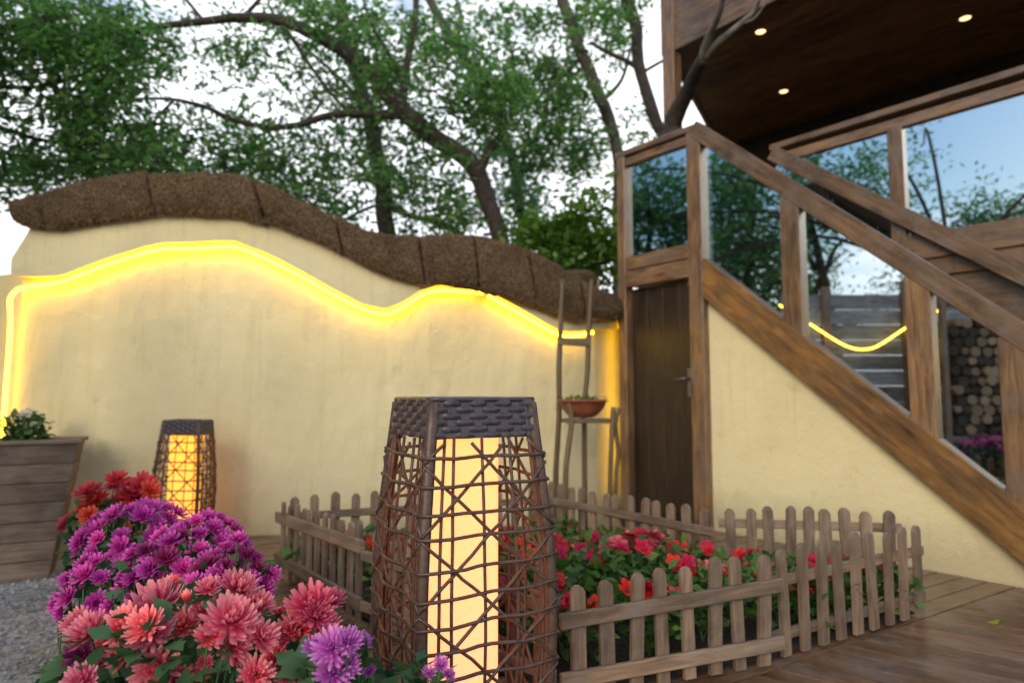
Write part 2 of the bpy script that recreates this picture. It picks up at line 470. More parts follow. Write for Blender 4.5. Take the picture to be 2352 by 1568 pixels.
M['pink'] = petal('orchid_petal', (.36, .03, .33), (.52, .10, .48), (.66, .30, .62))
M['purple'] = petal('magenta_petal', (.32, .004, .15), (.56, .026, .32), (.72, .15, .54))
M['wine'] = petal('wine_petal', (.16, .004, .06), (.25, .012, .11), (.34, .05, .18))
M['rust'] = petal('rust_petal', (.40, .010, .022), (.55, .028, .042), (.64, .085, .085))
M['scarlet'] = petal('scarlet_petal', (.42, .005, .02), (.58, .010, .040), (.66, .035, .08))
M['salmon'] = petal('salmon_petal', (.5, .04, .06), (.64, .10, .12), (.70, .20, .20))
M['white_petal'] = petal('white_petal', (.5, .52, .45), (.75, .75, .72), (.8, .8, .78))

def emis(name, col, s):
    m, nt, b = mat(name)
    b.inputs['Base Color'].default_value = (*col, 1); b.inputs['Emission Color'].default_value = (*col, 1); b.inputs['Emission Strength'].default_value = s
    b.inputs['Roughness'].default_value = .4
    return m
M['led'] = emis('led_rope', (1.0, .57, .022), 11.5)
def lit_column(name, low, high, s):      # a frosted column lit from a bulb near its top
    m, nt, b = mat(name)
    tcn = N(nt, 'ShaderNodeTexCoord'); sp = N(nt, 'ShaderNodeSeparateXYZ'); L(nt, tcn.outputs['Generated'], sp.inputs[0])
    rp = ramp(nt, [(.2, low), (.95, high)]); L(nt, sp.outputs[2], rp.inputs[0]); L(nt, rp.outputs[0], b.inputs['Emission Color'])
    gr = N(nt, 'ShaderNodeTexNoise', Scale=140.0); L(nt, tcn.outputs['Object'], gr.inputs['Vector'])
    b.inputs['Base Color'].default_value = (.25, .22, .16, 1); b.inputs['Roughness'].default_value = .5
    mr = N(nt, 'ShaderNodeMapRange'); mr.inputs[3].default_value = s * .86; mr.inputs[4].default_value = s * 1.12
    L(nt, gr.outputs['Fac'], mr.inputs[0]); L(nt, mr.outputs[0], b.inputs['Emission Strength'])
    return m
M['acrylic'] = lit_column('lit_acrylic', (1.0, .29, .135), (1.0, .32, .085), 1.5)
M['acrylic_far'] = lit_column('lit_acrylic_far', (1.0, .32, .04), (1.0, .36, .015), 1.5)
M['bulb'] = emis('downlight_lens', (1.0, .60, .27), 1.9)
M['rim'] = simple('downlight_rim', (.55, .5, .42), .4, .3, .1, 20, .05)

def glass():
    m = bpy.data.materials.new('tinted_glass'); m.use_nodes = True; nt = m.node_tree; nt.nodes.clear()
    out = N(nt, 'ShaderNodeOutputMaterial'); g = N(nt, 'ShaderNodeBsdfGlossy', Roughness=.012); t = N(nt, 'ShaderNodeBsdfTransparent')
    g.inputs['Color'].default_value = (.84, .93, 1.0, 1); t.inputs['Color'].default_value = (.52, .57, .58, 1)
    lw = N(nt, 'ShaderNodeFresnel', IOR=1.5); ma = N(nt, 'ShaderNodeMath', operation='MULTIPLY_ADD'); ma.inputs[1].default_value = .8; ma.inputs[2].default_value = .58
    L(nt, lw.outputs[0], ma.inputs[0]); mx = N(nt, 'ShaderNodeMixShader'); L(nt, ma.outputs[0], mx.inputs[0])
    L(nt, t.outputs[0], mx.inputs[1]); L(nt, g.outputs[0], mx.inputs[2]); L(nt, mx.outputs[0], out.inputs[0])
    return m
M['glass'] = glass()

def gravel():
    m, nt, b = mat('grey_gravel')
    tcn = N(nt, 'ShaderNodeTexCoord'); vo = N(nt, 'ShaderNodeTexVoronoi', Scale=48.0); n1 = N(nt, 'ShaderNodeTexNoise', Scale=2.5, Detail=4.0)
    L(nt, tcn.outputs['Object'], vo.inputs['Vector']); L(nt, tcn.outputs['Object'], n1.inputs['Vector'])
    sp = N(nt, 'ShaderNodeSeparateColor'); L(nt, vo.outputs['Color'], sp.inputs[0])
    rp = ramp(nt, [(0, (.19, .205, .215)), (.5, (.32, .34, .36)), (1, (.46, .48, .49))]); L(nt, sp.outputs[0], rp.inputs[0])
    mx = N(nt, 'ShaderNodeMix', data_type='RGBA', blend_type='MULTIPLY'); mx.inputs['Factor'].default_value = .7
    r2 = ramp(nt, [(.35, (.72, .66, .58)), (.6, (1.05, 1.05, 1.05))]); L(nt, n1.outputs['Fac'], r2.inputs[0])
    L(nt, rp.outputs[0], mx.inputs['A']); L(nt, r2.outputs[0], mx.inputs['B']); L(nt, mx.outputs['Result'], b.inputs['Base Color'])
    b.inputs['Roughness'].default_value = .75
    iv = N(nt, 'ShaderNodeMath', operation='SUBTRACT'); iv.inputs[0].default_value = 1.0; L(nt, vo.outputs['Distance'], iv.inputs[1])
    bump(nt, b, iv.outputs[0], .8, .012)
    return m
M['gravel'] = gravel()
def stone(name):
    m, nt, b = mat(name)
    geo = N(nt, 'ShaderNodeNewGeometry'); rp = ramp(nt, [(0, (.18, .195, .21)), (.5, (.33, .35, .375)), (.85, (.50, .52, .53)), (1, (.32, .26, .21))])
    L(nt, geo.outputs['Random Per Island'], rp.inputs[0]); L(nt, rp.outputs[0], b.inputs['Base Color']); b.inputs['Roughness'].default_value = .6
    return m
M['pebble'] = stone('pebble_stone')

# ------------------------------------------------------------------ ground
g = MB()
g.grid([[(-500, -500, GZ - .006), (500, -500, GZ - .006)], [(-500, 600, GZ - .006), (500, 600, GZ - .006)]])
tag(g.build('ground', M['earth']), kind='structure')
g = MB()
g.grid([[(x, y, GZ) for x in (-7, -4, -1, 1.4)] for y in (-6, -2, 2, 6.2)])
tag(g.build('gravel_path', M['gravel']), kind='structure')
# loose stones over the part of the path in view
def pebbles():
    n = 5200
    base = np.array([(1,0,0),(-1,0,0),(0,1,0),(0,-1,0),(0,0,.75),(0,0,-.75)], dtype=float)
    fc = np.array([(0,2,4),(2,1,4),(1,3,4),(3,0,4),(2,0,5),(1,2,5),(3,1,5),(0,3,5)])
    x = RNG.uniform(-3.4, -.45, n); y = RNG.uniform(1.5, 4.6, n)
    r = RNG.uniform(.006, .016, n)
    a = RNG.uniform(0, 6.28, n); V = np.zeros((n, 6, 3))
    jit = RNG.uniform(.7, 1.3, (n, 6, 1))
    bb = base[None] * jit
    V[..., 0] = x[:, None] + r[:, None] * (bb[..., 0] * np.cos(a)[:, None] - bb[..., 1] * np.sin(a)[:, None]) * 1.2
    V[..., 1] = y[:, None] + r[:, None] * (bb[..., 0] * np.sin(a)[:, None] + bb[..., 1] * np.cos(a)[:, None])
    V[..., 2] = GZ + r[:, None] * (.25 + bb[..., 2])
    Fq = (fc[None] + 6 * np.arange(n)[:, None, None]).reshape(-1, 3)
    tag(np_mesh('pebbles', V.reshape(-1, 3), Fq, M['pebble']), 'loose grey pebbles scattered over the gravel path', 'pebbles', kind='stuff')
pebbles()

# fence corners on the deck
fL = G(640, 1315); fM = G(838, 1442); fC = G(1792, 1530); fE = G(2134, 1414); fB = Vector((fE.x - .03, fE.y + .12, 0))
fF = Vector((.15, 2.19, 0)); fJ = Vector((1.045, 3.36, 0)); fK = Vector((.20, 4.32, 0))

# deck: one strip of boards beside the stair wall running with the fence, the rest running along the facade
deck = tag(bpy.data.objects.new('deck', None), kind='structure'); COL.objects.link(deck); ORIG[deck] = Vector((0, 0, 0))
ED = (fE - fC); ED.z = 0; ED.normalize(); EN = Vector((-ED.y, ED.x, 0))      # along / behind the fence line
m = MB()
edge_pts = [F(1.0, -.02, 0), fE + ED * 3.0, fE + ED * 3.0]
def clip_poly(poly, p, n):               # keep the side where (x-p).n >= 0
    out = []
    for i in range(len(poly)):
        a, b = poly[i], poly[(i + 1) % len(poly)]
        da, db = (a - p).dot(n), (b - p).dot(n)
        if da >= 0: out.append(a)
        if da * db < 0: out.append(a + (b - a) * (da / (da - db)))
    return out
def plank_poly(poly, ax, name='plank', th=.03, zt=0.0):
    if len(poly) < 3: return
    area = sum((poly[i].x * poly[(i+1) % len(poly)].y - poly[(i+1) % len(poly)].x * poly[i].y) for i in range(len(poly)))
    if abs(area) < .004: return
    if area < 0: poly = poly[::-1]
    m = MB(); b = 0; n = len(poly); sdv = Vector((-ax.y, ax.x, 0))
    cen = sum(poly, Vector()) / n
    uo = random.random() * 20; zt = zt + random.uniform(-.0015, .0015)
    ins = [p + (cen - p).normalized() * .004 for p in poly]
    for z, ps in ((zt - th, poly), (zt - .004, poly), (zt, ins)):
        m.v += [Vector((p.x, p.y, z)) for p in ps]
    q = [(uo + p.dot(ax), p.dot(sdv)) for p in poly]
    for l in range(2):
        for i in range(n):
            j = (i + 1) % n
            m.face((l*n + i, l*n + j, (l+1)*n + j, (l+1)*n + i), [q[i], q[j], q[j], q[i]])
    m.face([2*n + i for i in range(n)], q)
    m.face([n - 1 - i for i in range(n)], q[::-1])
    return m.build(name, M['deck'], deck)
# back strip: bounded by the fence line, the facade and the left end of the bed
bed_left = fL + Vector((-.16, .05, 0)); bl_dir = (fM - fL).normalized()
x0 = fC - ED * 4.0
for k in range(60):
    wd = .118
    lo = EN * (k * wd + .0045); hi = EN * ((k + 1) * wd - .0045)
    poly = [x0 + lo, fC + ED * 7 + lo, fC + ED * 7 + hi, x0 + hi]
    poly = clip_poly(poly, F(0, .012, 0), NX)                       # in front of the facade
    poly = clip_poly(poly, fL + Vector((-.22, -.02, 0)), Vector((-bl_dir.y, bl_dir.x, 0)))     # left end follows the bed
    poly = clip_poly(poly, Vector((.2, 4.98, 0)), Vector((.12, -1, 0)).normalized())    # short of the garden wall
    plank_poly(poly, ED)
# front boards, laid along the facade
DA = Vector((-.80, .60, 0)); DB = Vector((.60, .80, 0))
for k in range(-12, 44):
    wd = .105
    o0 = DB * (k * wd + .0045); o1 = DB * ((k + 1) * wd - .0045)
    c = Vector((1.0, 1.0, 0))
    poly = [c + DA * -7 + o0, c + DA * 7 + o0, c + DA * 7 + o1, c + DA * -7 + o1]
    poly = clip_poly(poly, fC - EN * .004, -EN)
    poly = clip_poly(poly, fM + (fF - fM) * .8, Vector((.93, -.37, 0)))
    poly = clip_poly(poly, F(0, .012, 0), NX)
    poly = clip_poly(poly, Vector((0, -1.5, 0)), Vector((0, 1, 0)))
    plank_poly(poly, DA)
m = MB()                                  # bearers under the boards close the deck's edge
def flat(poly, z, th, mt, name, par):
    m = MB(); m.prism([Vector((p.x, p.y, z - th)) for p in poly], Z * th); return m.build(name, mt, par)
sub = [fL + Vector((-.2, 0, 0)), fM + Vector((-.18, -.06, 0)), Vector((.45, 1.2, 0)), Vector((.8, -1.4, 0)), F(-5.5, .03, 0), F(2.8, .03, 0), Vector((.9, 5.2, 0)), Vector((-1.3, 4.55, 0))]
flat(sub, -.034, .16, M['soil'], 'bearer', deck)

# soil in the bed
bed = [fL, fM, fF, fC, fE, fB, fJ, fK]
cen = sum(bed, Vector()) / len(bed)
bedin = [p + (cen - p).normalized() * .05 for p in bed]
m = MB(); rows = []
for k in range(6):
    s_ = 1 - k / 5 * .98
    rows.append([Vector((cen.x + (p.x - cen.x) * s_, cen.y + (p.y - cen.y) * s_, .012 + .05 * (1 - s_) + (noise.noise(p * 3 * s_) * .015 if k else 0))) for p in bedin + [bedin[0]]])
m.grid(rows)
tag(m.build('soil', M['soil'], smooth=True), kind='structure')

# ------------------------------------------------------------------ wavy garden wall
DEP = [(-40, 5.02), (20, 4.98), (300, 4.82), (605, 4.78), (850, 4.9), (1000, 5.02), (1200, 5.22), (1300, 5.38), (1370, 5.55), (1400, 5.80), (1450, 6.2)]
def wxy(u, f=0.0):
    d = interp(DEP, u)
    r = ray(u, 905); p = Vector((r.x / r.y * d, d, 0))
    return Vector((p.x, p.y - f, 0)) if not f else Vector((p.x + wn(u).x * f, p.y + wn(u).y * f, 0))
def wn(u):
    a = wxy(u - 15); b = wxy(u + 15); t = (b - a).normalized()
    return Vector((t.y, -t.x, 0))
def wz(u, v, f=0.0):
    d = wxy(u, f).y
    r = ray(u, v); return 1.0 + r.z / r.y * d
CAPT = [(20, 470), (41, 464), (60, 466), (100, 456), (200, 424), (330, 399), (400, 394), (545, 393), (585, 408), (650, 440), (750, 490), (830, 531), (900, 546), (960, 541), (1040, 533), (1110, 545), (1180, 566), (1250, 605), (1290, 632), (1350, 662), (1400, 690)]
CAPB = [(20, 508), (60, 512), (100, 520), (150, 527), (250, 508), (400, 489), (550, 491), (620, 510), (700, 540), (765, 566), (800, 590), (870, 625), (960, 650), (1050, 660), (1150, 682), (1250, 722), (1300, 738), (1400, 734)]
ROPE = [(30, 690), (36, 675), (48, 664), (80, 657), (150, 645), (240, 611), (330, 581), (380, 571), (450, 570), (510, 566), (545, 568), (600, 590), (680, 630), (760, 674), (830, 709), (880, 721), (920, 705), (960, 680), (1000, 667), (1060, 670), (1104, 673)]
ROPE2 = [(1114, 680), (1180, 715), (1240, 752), (1275, 769), (1300, 771), (1330, 768), (1350, 763)]
def ledge_v(u):
    return interp([(20, 636), (60, 640), (120, 640)] + [(a, b - 7) for a, b in ROPE if a > 140] + [(a, b - 7) for a, b in ROPE2], u)
gw = thing('garden_wall', wxy(700) + Z * GZ, 'wavy cream plastered garden wall under a thatched brown coping', 'wall')
us = list(range(36, 1441, 12)) + [1441]
lo0, lo1, hi0, hi1, top, tb, bt, bb_ = [], [], [], [], [], [], [], []
rows = [[] for _ in range(26)]
THK = .34
for u in us:
    zl = wz(u, ledge_v(u)) ; zt = wz(u, interp(CAPT, u)) - .08
    if u < 100: zt = min(zt, wz(u, np.interp(u, [36, 98], [600, 492])))
    zl = min(zl, zt - .02)
    k = 0
    for j in range(14):                   # lower face, gently uneven by hand trowelling
        z = GZ - .05 + (zl - GZ + .05) * j / 13
        p = wxy(u, 0.012 * noise.noise(Vector((u * .012, z * 2.2, 3.1))) + .006 * noise.noise(Vector((u * .04, z * 6, 9)))); rows[k].append(p + Z * z); k += 1
    prd = .106
    for j in range(9):                    # upper face stands proud of the lower
        z = zl + (zt - zl) * j / 8
        rows[k].append(wxy(u, prd * min(1, .9 + j * .05) + .008 * noise.noise(Vector((u * .015, z * 3, 7)))) + Z * z); k += 1
    rows[k].append(wxy(u, -THK) + Z * zt); k += 1
    rows[k].append(wxy(u, -THK) + Z * (GZ - .05)); k += 1
    rows[k].append(wxy(u, 0) + Z * (GZ - .05)); k += 1
m = MB(); m.grid(rows)
# end caps
for col in (0, -1):
    b = len(m.v); m.v += [r[col] for r in rows[:25]]
    m.face([b + i for i in range(25)] if col == 0 else [b + 24 - i for i in range(25)])
m.build('wall', M['plaster'], gw, smooth=False)
# low return behind the left end
m = MB(); a = wxy(34, -.05); b = a + Vector((-1.6, .55, 0))
m.prism([a + Z * (GZ - .02), b + Z * (GZ - .02), b + Z * 1.9, a + Z * 1.95], Vector((.12, .3, 0)))
m.build('wall_return', M['plaster'], gw)
# thatched coping, bundle by bundle
SEAMS = [41, 112, 352, 592, 768, 950, 1072, 1194, 1300, 1398]
PROF = [(-.50, -.12), (-.40, -.03), (-.2, .03), (0, .06), (.12, .09), (.20, .07), ('b', 1.0), ('b', .72), ('b', .42), ('b', .12), ('u', 0), ('w', 0)]
FIB = []
def cap_seg(u0, u1, slope):
    tilt = random.uniform(-.022, .022); lift = random.uniform(-.016, .018); drop = random.uniform(-.008, .02)
    nn_ = max(8, int((u1 - u0) / 8)); rows = []
    ss = [0, 1.2 / (u1 - u0), 3.2 / (u1 - u0)] + [k / nn_ for k in range(1, nn_)] + [1 - 3.2 / (u1 - u0), 1 - 1.2 / (u1 - u0), 1]
    n = len(ss) - 1
    for i in range(n + 1):
        s_ = ss[i]; e = min(s_, 1 - s_) * (u1 - u0)      # px from the nearest end
        sh = max(0, 1 - e / 3.2) ** 1.5 * .040
        row = []
        for j, (f, h) in enumerate(PROF):
            u = u0 + (u1 - u0) * s_
            uu = u - slope * (1 if j < 6 else (1 - (j - 5) / 6.0)) * 0 + slope * (j / 11.0 - .5)
            zt = wz(uu, interp(CAPT, uu), .2); zb = wz(uu, interp(CAPB, uu) - 5, .2)
            if f == 'b':
                ff = .225 - .02 * abs(h - .5); z = zb + (zt - .035 - zb) * h
            elif f == 'u':
                ff = .15; z = zb - .012
            elif f == 'w':
                ff = .03; z = zb + .02
            else:
                ff = f; z = zt - .07 + h
            nz = noise.noise(Vector((uu * .03, ff * 9, z * 7))) * .010 + noise.noise(Vector((uu * .11, ff * 20, z * 19))) * .008
            ff += tilt * (s_ - .5) + (noise.noise(Vector((u0, uu * .02, 4))) * .012)
            z += lift if j < 7 else -drop * (s_ if u0 % 2 else 1 - s_)
            if j in (9, 10): z -= .016 * abs(noise.noise(Vector((uu * .16, 2.2, 8)))) + .006 * random.random()
            p = wxy(uu, ff - sh + nz) + Z * (z - sh * (1 if j < 6 else -.4) + nz * .6)
            row.append(p)
        rows.append(row)
    m = MB(); m.grid(rows)
    for r, rev in ((rows[0], False), (rows[-1], True)):
        b = len(m.v); m.v += r; m.face([b + i for i in range(len(r))][::-1 if rev else 1])
    o = m.build('thatch_bundle', M['thatch'], gw, smooth=True)
    for i in range(n):
        for j in range(2, 10):
            for _ in range(8 if j == 9 else 3):
                a, b2 = random.random(), random.random()
                p = rows[i][j] * (1-a) * (1-b2) + rows[i+1][j] * a * (1-b2) + rows[i][j+1] * (1-a) * b2 + rows[i+1][j+1] * a * b2
                nn = (rows[i+1][j] - rows[i][j]).cross(rows[i][j+1] - rows[i][j]).normalized()
                FIB.append((p, nn if nn.y < .3 else -nn))
for a, b, s_ in zip(SEAMS[:-1], SEAMS[1:], (60, 60, 60, 56, 52, 48, 46, 44, 44)):
    cap_seg(a + 1, b - 1, s_)
V = []; Fq = []
for p, nn in FIB:
    d = (nn * random.uniform(.2, 1) + Vector((random.uniform(-1, 1), random.uniform(-.4, .4), random.uniform(-.9, .5)))).normalized()
    s_ = d.orthogonal().normalized() * random.uniform(.0012, .003); l = random.uniform(.015, .065)
    b = len(V); V += [p - s_, p + s_, p + d * l]; Fq.append((b, b + 1, b + 2))
tag(np_mesh('thatch_fibre', V, Fq, M['fibre'], gw), kind='stuff')
# moss and short grass along the ridge
V = []; Fq = []
for _ in range(5200):
    u = random.uniform(180, 1290); 
    if noise.noise(Vector((u * .011, 0, 5))) < -.05: continue
    f = random.uniform(-.05, .2); z = wz(u, interp(CAPT, u), .2) - .02 - .045 * max(0, f) / .2
    p = wxy(u, f) + Z * z; d = Vector((random.uniform(-.5, .5), random.uniform(-.5, .3), 1)).normalized() * random.uniform(.02, .07)
    s_ = Vector((random.uniform(-1, 1), random.uniform(-1, 1), 0)).normalized() * .003
    b = len(V); V += [p - s_, p + s_, p + d]; Fq.append((b, b + 1, b + 2))
M['moss'] = leafmat('ridge_moss', (.07, .07, .02), (.15, .17, .035), .2, .8)
tag(np_mesh('ridge_moss', V, Fq, M['moss'], gw), kind='stuff')
# second, level piece of coping that meets the stair post
rows = []
for i in range(13):
    u = 1285 + i * 11.3
    row = []
    for f, h in ((-.7, .0), (-.55, .07), (-.3, .08), (-.22, .04), (-.2, -.05), (-.22, -.1), (-.3, -.115), (-.6, -.11)):
        nz = noise.noise(Vector((u * .05, f * 9, h * 30))) * .012
        row.append(wxy(u, f + nz) + Z * (wz(u, 632, -.2) + h - .02 + nz))
    rows.append(row)
m = MB(); m.grid(rows)
for r, rev in ((rows[0], False), (rows[-1], True)):
    b = len(m.v); m.v += r; m.face([b + i for i in range(len(r))][::-1 if rev else 1])
m.build('rear_coping', M['thatch'], gw, smooth=True)
m = MB(); a = wxy(1300, -.28); b = wxy(1440, -.28)
m.prism([a + Z * GZ, b + Z * GZ, b + Z * (wz(1440, 640, -.2)), a + Z * (wz(1300, 640, -.2))], Vector((.02, .28, 0)))
m.build('wall_rear', M['plaster'], gw)

def smooth_path(pts, n):
    out = []
    m = len(pts)
    for i in range(m - 1):
        p0, p1, p2, p3 = pts[max(i-1, 0)], pts[i], pts[i+1], pts[min(i+2, m-1)]
        for k in range(n):
            t = k / n
            out.append(0.5 * ((2*p1) + (p2 - p0)*t + (2*p0 - 5*p1 + 4*p2 - p3)*t*t + (3*p1 - p0 - 3*p2 + p3)*t*t*t))
    out.append(pts[-1]); return out
def rope(pts, name, label, f=.074, r=.0135, extra=None):
    q = [wxy(u, f) + Z * wz(u, v, f) for u, v in pts]
    if extra: q = extra + q
    q = smooth_path(q, 4)
    m = MB(); m.tube(q, r, 8)
    return tag(m.build(name, M['led'], None, q[0], smooth=True), label, 'rope light', 'rope lights along the wavy wall')
ex = [P(6, 1010, 4.93), P(10, 940, 4.93), P(17, 850, 4.93), P(22, 780, 4.93), P(24, 730, 4.93)]
rope(ROPE, 'rope_light', 'long lit yellow rope light following the wavy ledge and dropping at the wall end', extra=ex)
rope(ROPE2, 'rope_light', 'short lit yellow rope light under the coping behind the ladder plant stand')
q = smooth_path([P(1437, 745, 5.76), P(1438, 850, 5.76), P(1441, 1000, 5.76), P(1446, 1140, 5.76)], 4)
m = MB(); m.tube(q, .012, 8)
tag(m.build('rope_light', M['led'], None, q[0], smooth=True), 'lit yellow rope light dropping in the corner behind the stair post', 'rope light', 'rope lights along the wavy wall')
# connector where the two lengths meet
m = MB(); m.tube([wxy(1090, .045) + Z * wz(1090, 671, .045), wxy(1106, .045) + Z * wz(1106, 673, .045)], .017, 8)
tag(m.build('rope_connector', M['white_petal'], None, wxy(1098, .045) + Z * wz(1098, 672, .045)), 'white plastic end plug between the two yellow rope lights', 'connector')

# ------------------------------------------------------------------ stair, landing and veranda
tN0, tN1 = FW(1583, 480)[0], FW(1622, 480)[0]      # newel post edges
tL0, tL1 = FW(1421, 480)[0], FW(1448, 480)[0]
tNew = (tN0 + tN1) / 2; tLp = (tL0 + tL1) / 2
ZR = 3.08; ZF = 2.06
st = thing('timber_staircase', F(1, 0, 0), 'brown timber staircase with glass panes rising to a landing over the dark door', 'staircase')
def fb(name, t0, z0, t1, z1, o, w_, h_, mt='timber', par=st, c=.006):
    m = MB(); up = Z if abs(t1 - t0) > 1e-6 else AX
    m.beam(F(t0, o, z0), F(t1, o, z1), w_, h_, up, c)
    return m.build(name, M[mt], par)
PW = .105
# posts
fb('newel_post', tNew, 0, tNew, ZR - .03, 0, PW, abs(tN0 - tN1) * .82)
fb('corner_post', tLp, 0, tLp, ZR - .03, 0, PW, .085)
# sloping members: measured end points at both ends of the view
def line(uv0, uv1, o=0.0):
    a = FW(*uv0, o); b = FW(*uv1, o); k = (b[1] - a[1]) / (b[0] - a[0])
    return lambda t: a[1] + k * (t - a[0])
hr = line((1640, 325), (2352, 772)); sg = line((1625, 640), (2352, 1222))
tS, tE = tNew - .06, -1.15
sl = (hr(0) - hr(1)) ** 2
cosk = 1 / math.sqrt(1 + (hr(1) - hr(0)) ** 2); coss = 1 / math.sqrt(1 + (sg(1) - sg(0)) ** 2)
fb('handrail', tS + .06, hr(tS + .06), tE, hr(tE), .012, .085, .165 * cosk)
fb('stringer', tS + .06, sg(tS + .06), tE, sg(tE), .008, .085, .315 * coss, 'stringer')
pt = [FW(u, v)[0] for u, v in ((1823, 580), (2118, 780), (2338, 900))] + [-.62]
for t in pt:
    fb('baluster_post', t, sg(t) + .1, t, hr(t) - .04, 0, .10, .135)
tt = [tNew] + pt
for a, b in zip(tt[:-1], tt[1:]):
    a2 = a - .05; b2 = b + .05
    m = MB(); m.prism([F(a2, -.012, sg(a2) + .12), F(b2, -.012, sg(b2) + .12), F(b2, -.012, hr(b2) - .03), F(a2, -.012, hr(a2) - .03)], NX * .01)
    m.build('glass_pane', M['glass'], st)
# inner rail on the far side of the flight
hi_ = line((1790, 360), (2352, 632), -1.0)
tI = FW(1775, 350, -1.0)[0]
fb('inner_handrail', tI, hi_(tI), -1.0, hi_(-1.0), -1.0, .07, .17 * cosk)
fb('inner_stringer', tNew, sg(tNew), -1.0, sg(-1.0), -1.0, .05, .28 * coss, 'timber')
# treads and risers, painted grey
stp = .21; kk = sg(1) - sg(0)
for i in range(14):
    t = tNew - .12 - i * stp; z = sg(t) + .05
    if z < .1: break
    m = MB(); m.beam(F(t, -.05, z), F(t, -.95, z), .24, .035, Z, .004); m.build('tread', M['grey_board'], st)
    m = MB(); m.beam(F(t + .1, -.05, z - .1), F(t + .1, -.95, z - .1), .02, .155, Z, .003); m.build('riser', M['grey_board'], st)
# landing
hb = abs(0)
fb('landing_rail', tLp + .06, ZR, tNew - .03, ZR, .0, .10, .05)
fb('landing_top_frame', tLp - .045, ZR - .075, tNew + .05, ZR - .075, 0, .06, .07)
fb('landing_board', tLp - .045, 2.115, tNew + .05, 2.115, .004, .055, .115)
fb('landing_beam', tLp - .043, 1.975, tNew + .05, 1.975, .016, .075, .14)
m = MB(); a2, b2 = tLp - .03, tNew + .03
m.prism([F(a2, -.015, 2.16), F(b2, -.015, 2.16), F(b2, -.015, ZR - .1), F(a2, -.015, ZR - .1)], NX * .01)
m.build('glass_pane', M['glass'], st)
m = MB(); m.prism([F(tLp + .02, -.08, 1.93), F(tNew - .1, -.08, 1.93), F(tNew - .1, -1.0, 1.93), F(tLp + .02, -1.0, 1.93)], Z * .1)
m.build('landing_floor', M['timber'], st)
fb('landing_rail', tLp, ZR + .001, tLp, ZR + .001, 0, .1, .05) if False else None
m = MB(); m.beam(F(tLp, -.06, ZR - .002), F(tLp, -1.05, ZR - .002), .09, .05); m.build('landing_rail', M['timber'], st)
m = MB(); m.beam(F(tLp, -.06, 2.1), F(tLp, -1.0, 2.1), .05, .14); m.build('landing_board', M['timber'], st)
m = MB(); m.prism([F(tLp, -.06, 2.17), F(tLp, -1.0, 2.17), F(tLp, -1.0, ZR - .03), F(tLp, -.06, ZR - .03)], AX * .008); m.build('glass_pane', M['glass'], st)
m = MB(); m.beam(F(tLp, -1.05, 0), F(tLp, -1.05, ZR), .09, .09, AX); m.build('corner_post', M['timber'], st)

# plastered wall under the flight, with the door
uw = thing('stair_wall', F(.5, 0, 0), 'smooth cream plastered wall closing the space under the stairs', 'wall')
m = MB(); pts = []
tw1 = tNew - .055
zb = lambda t: sg(t) - .13
te = tw1
while zb(te) > .02: te -= .05
pts = [F(tw1, -.02, -.1), F(te, -.02, -.1)] + [F(te, -.02, .0)] + [F(tw1, -.02, zb(tw1))]
m.prism(pts, NX * -.12); m.build('wall', M['plaster'], uw)
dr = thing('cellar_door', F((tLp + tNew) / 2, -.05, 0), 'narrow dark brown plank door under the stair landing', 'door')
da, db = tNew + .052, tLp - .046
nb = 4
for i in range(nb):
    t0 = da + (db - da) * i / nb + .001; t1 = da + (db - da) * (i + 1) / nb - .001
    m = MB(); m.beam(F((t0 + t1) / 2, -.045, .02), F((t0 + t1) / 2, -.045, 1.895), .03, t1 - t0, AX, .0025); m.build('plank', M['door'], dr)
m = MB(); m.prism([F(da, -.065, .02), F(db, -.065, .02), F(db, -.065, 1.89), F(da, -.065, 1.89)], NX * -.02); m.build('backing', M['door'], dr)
hz = FW(1566, 875); th_ = da + .07
m = MB(); m.beam(F(th_, -.025, hz[1] - .12), F(th_, -.025, hz[1] + .10), .012, .045, AX, .003); pl = m.build('handle_plate', M['iron'], dr)
m = MB(); m.tube([F(th_, -.02, hz[1] + .02), F(th_, .035, hz[1] + .02), F(th_ + .03, .045, hz[1] + .018), F(th_ + .11, .045, hz[1] + .01)], [.009, .009, .009, .008], 8); m.build('handle', M['iron'], pl, smooth=True)

# veranda behind the stair: floor, glass railing, dark house wall, roof with soffit
vr = thing('veranda', F(0, -2.2, 2.0), 'dark timber veranda with glass railing and a low roof above the stairs', 'veranda')
ZC = 4.5
t0v, t1v = -4.2, 3.2
m = MB(); m.prism([F(t0v, -1.06, 1.86), F(t1v, -1.06, 1.86), F(t1v, -3.8, 1.86), F(t0v, -3.8, 1.86)], Z * .16); m.build('floor', M['timber'], vr)
m = MB(); m.prism([F(t0v, -1.09, -.1), F(t1v - .3, -1.09, -.1), F(t1v - .3, -1.09, 1.86), F(t0v, -1.09, 1.86)], NX * -.1); m.build('lower_wall', M['timber'], vr)
m = MB(); m.prism([F(t0v, -3.8, 2.0), F(t1v + 1.2, -3.8, 2.0), F(t1v + 1.2, -3.8, 5.2), F(t0v, -3.8, 5.2)], NX * -.12); m.build('house_wall', M['dark_render'], vr)
fb('floor_board', t0v, 2.08, 1.35, 2.08, -1.06, .05, .19, par=vr)
fb('rail', t0v, 3.155, tI + .03, 3.155, -1.05, .10, .055, par=vr)
fb('top_frame', t0v, 3.05, tI + .03, 3.05, -1.06, .06, .085, par=vr)
vp = [FW(2062, 380, -1.06)[0], FW(2062, 380, -1.06)[0] - 1.15, FW(2062, 380, -1.06)[0] - 2.3, FW(2062, 380, -1.06)[0] - 3.45]
for t in vp:
    fb('rail_post', t, 2.0, t, 3.02, -1.06, .09, .105, par=vr)
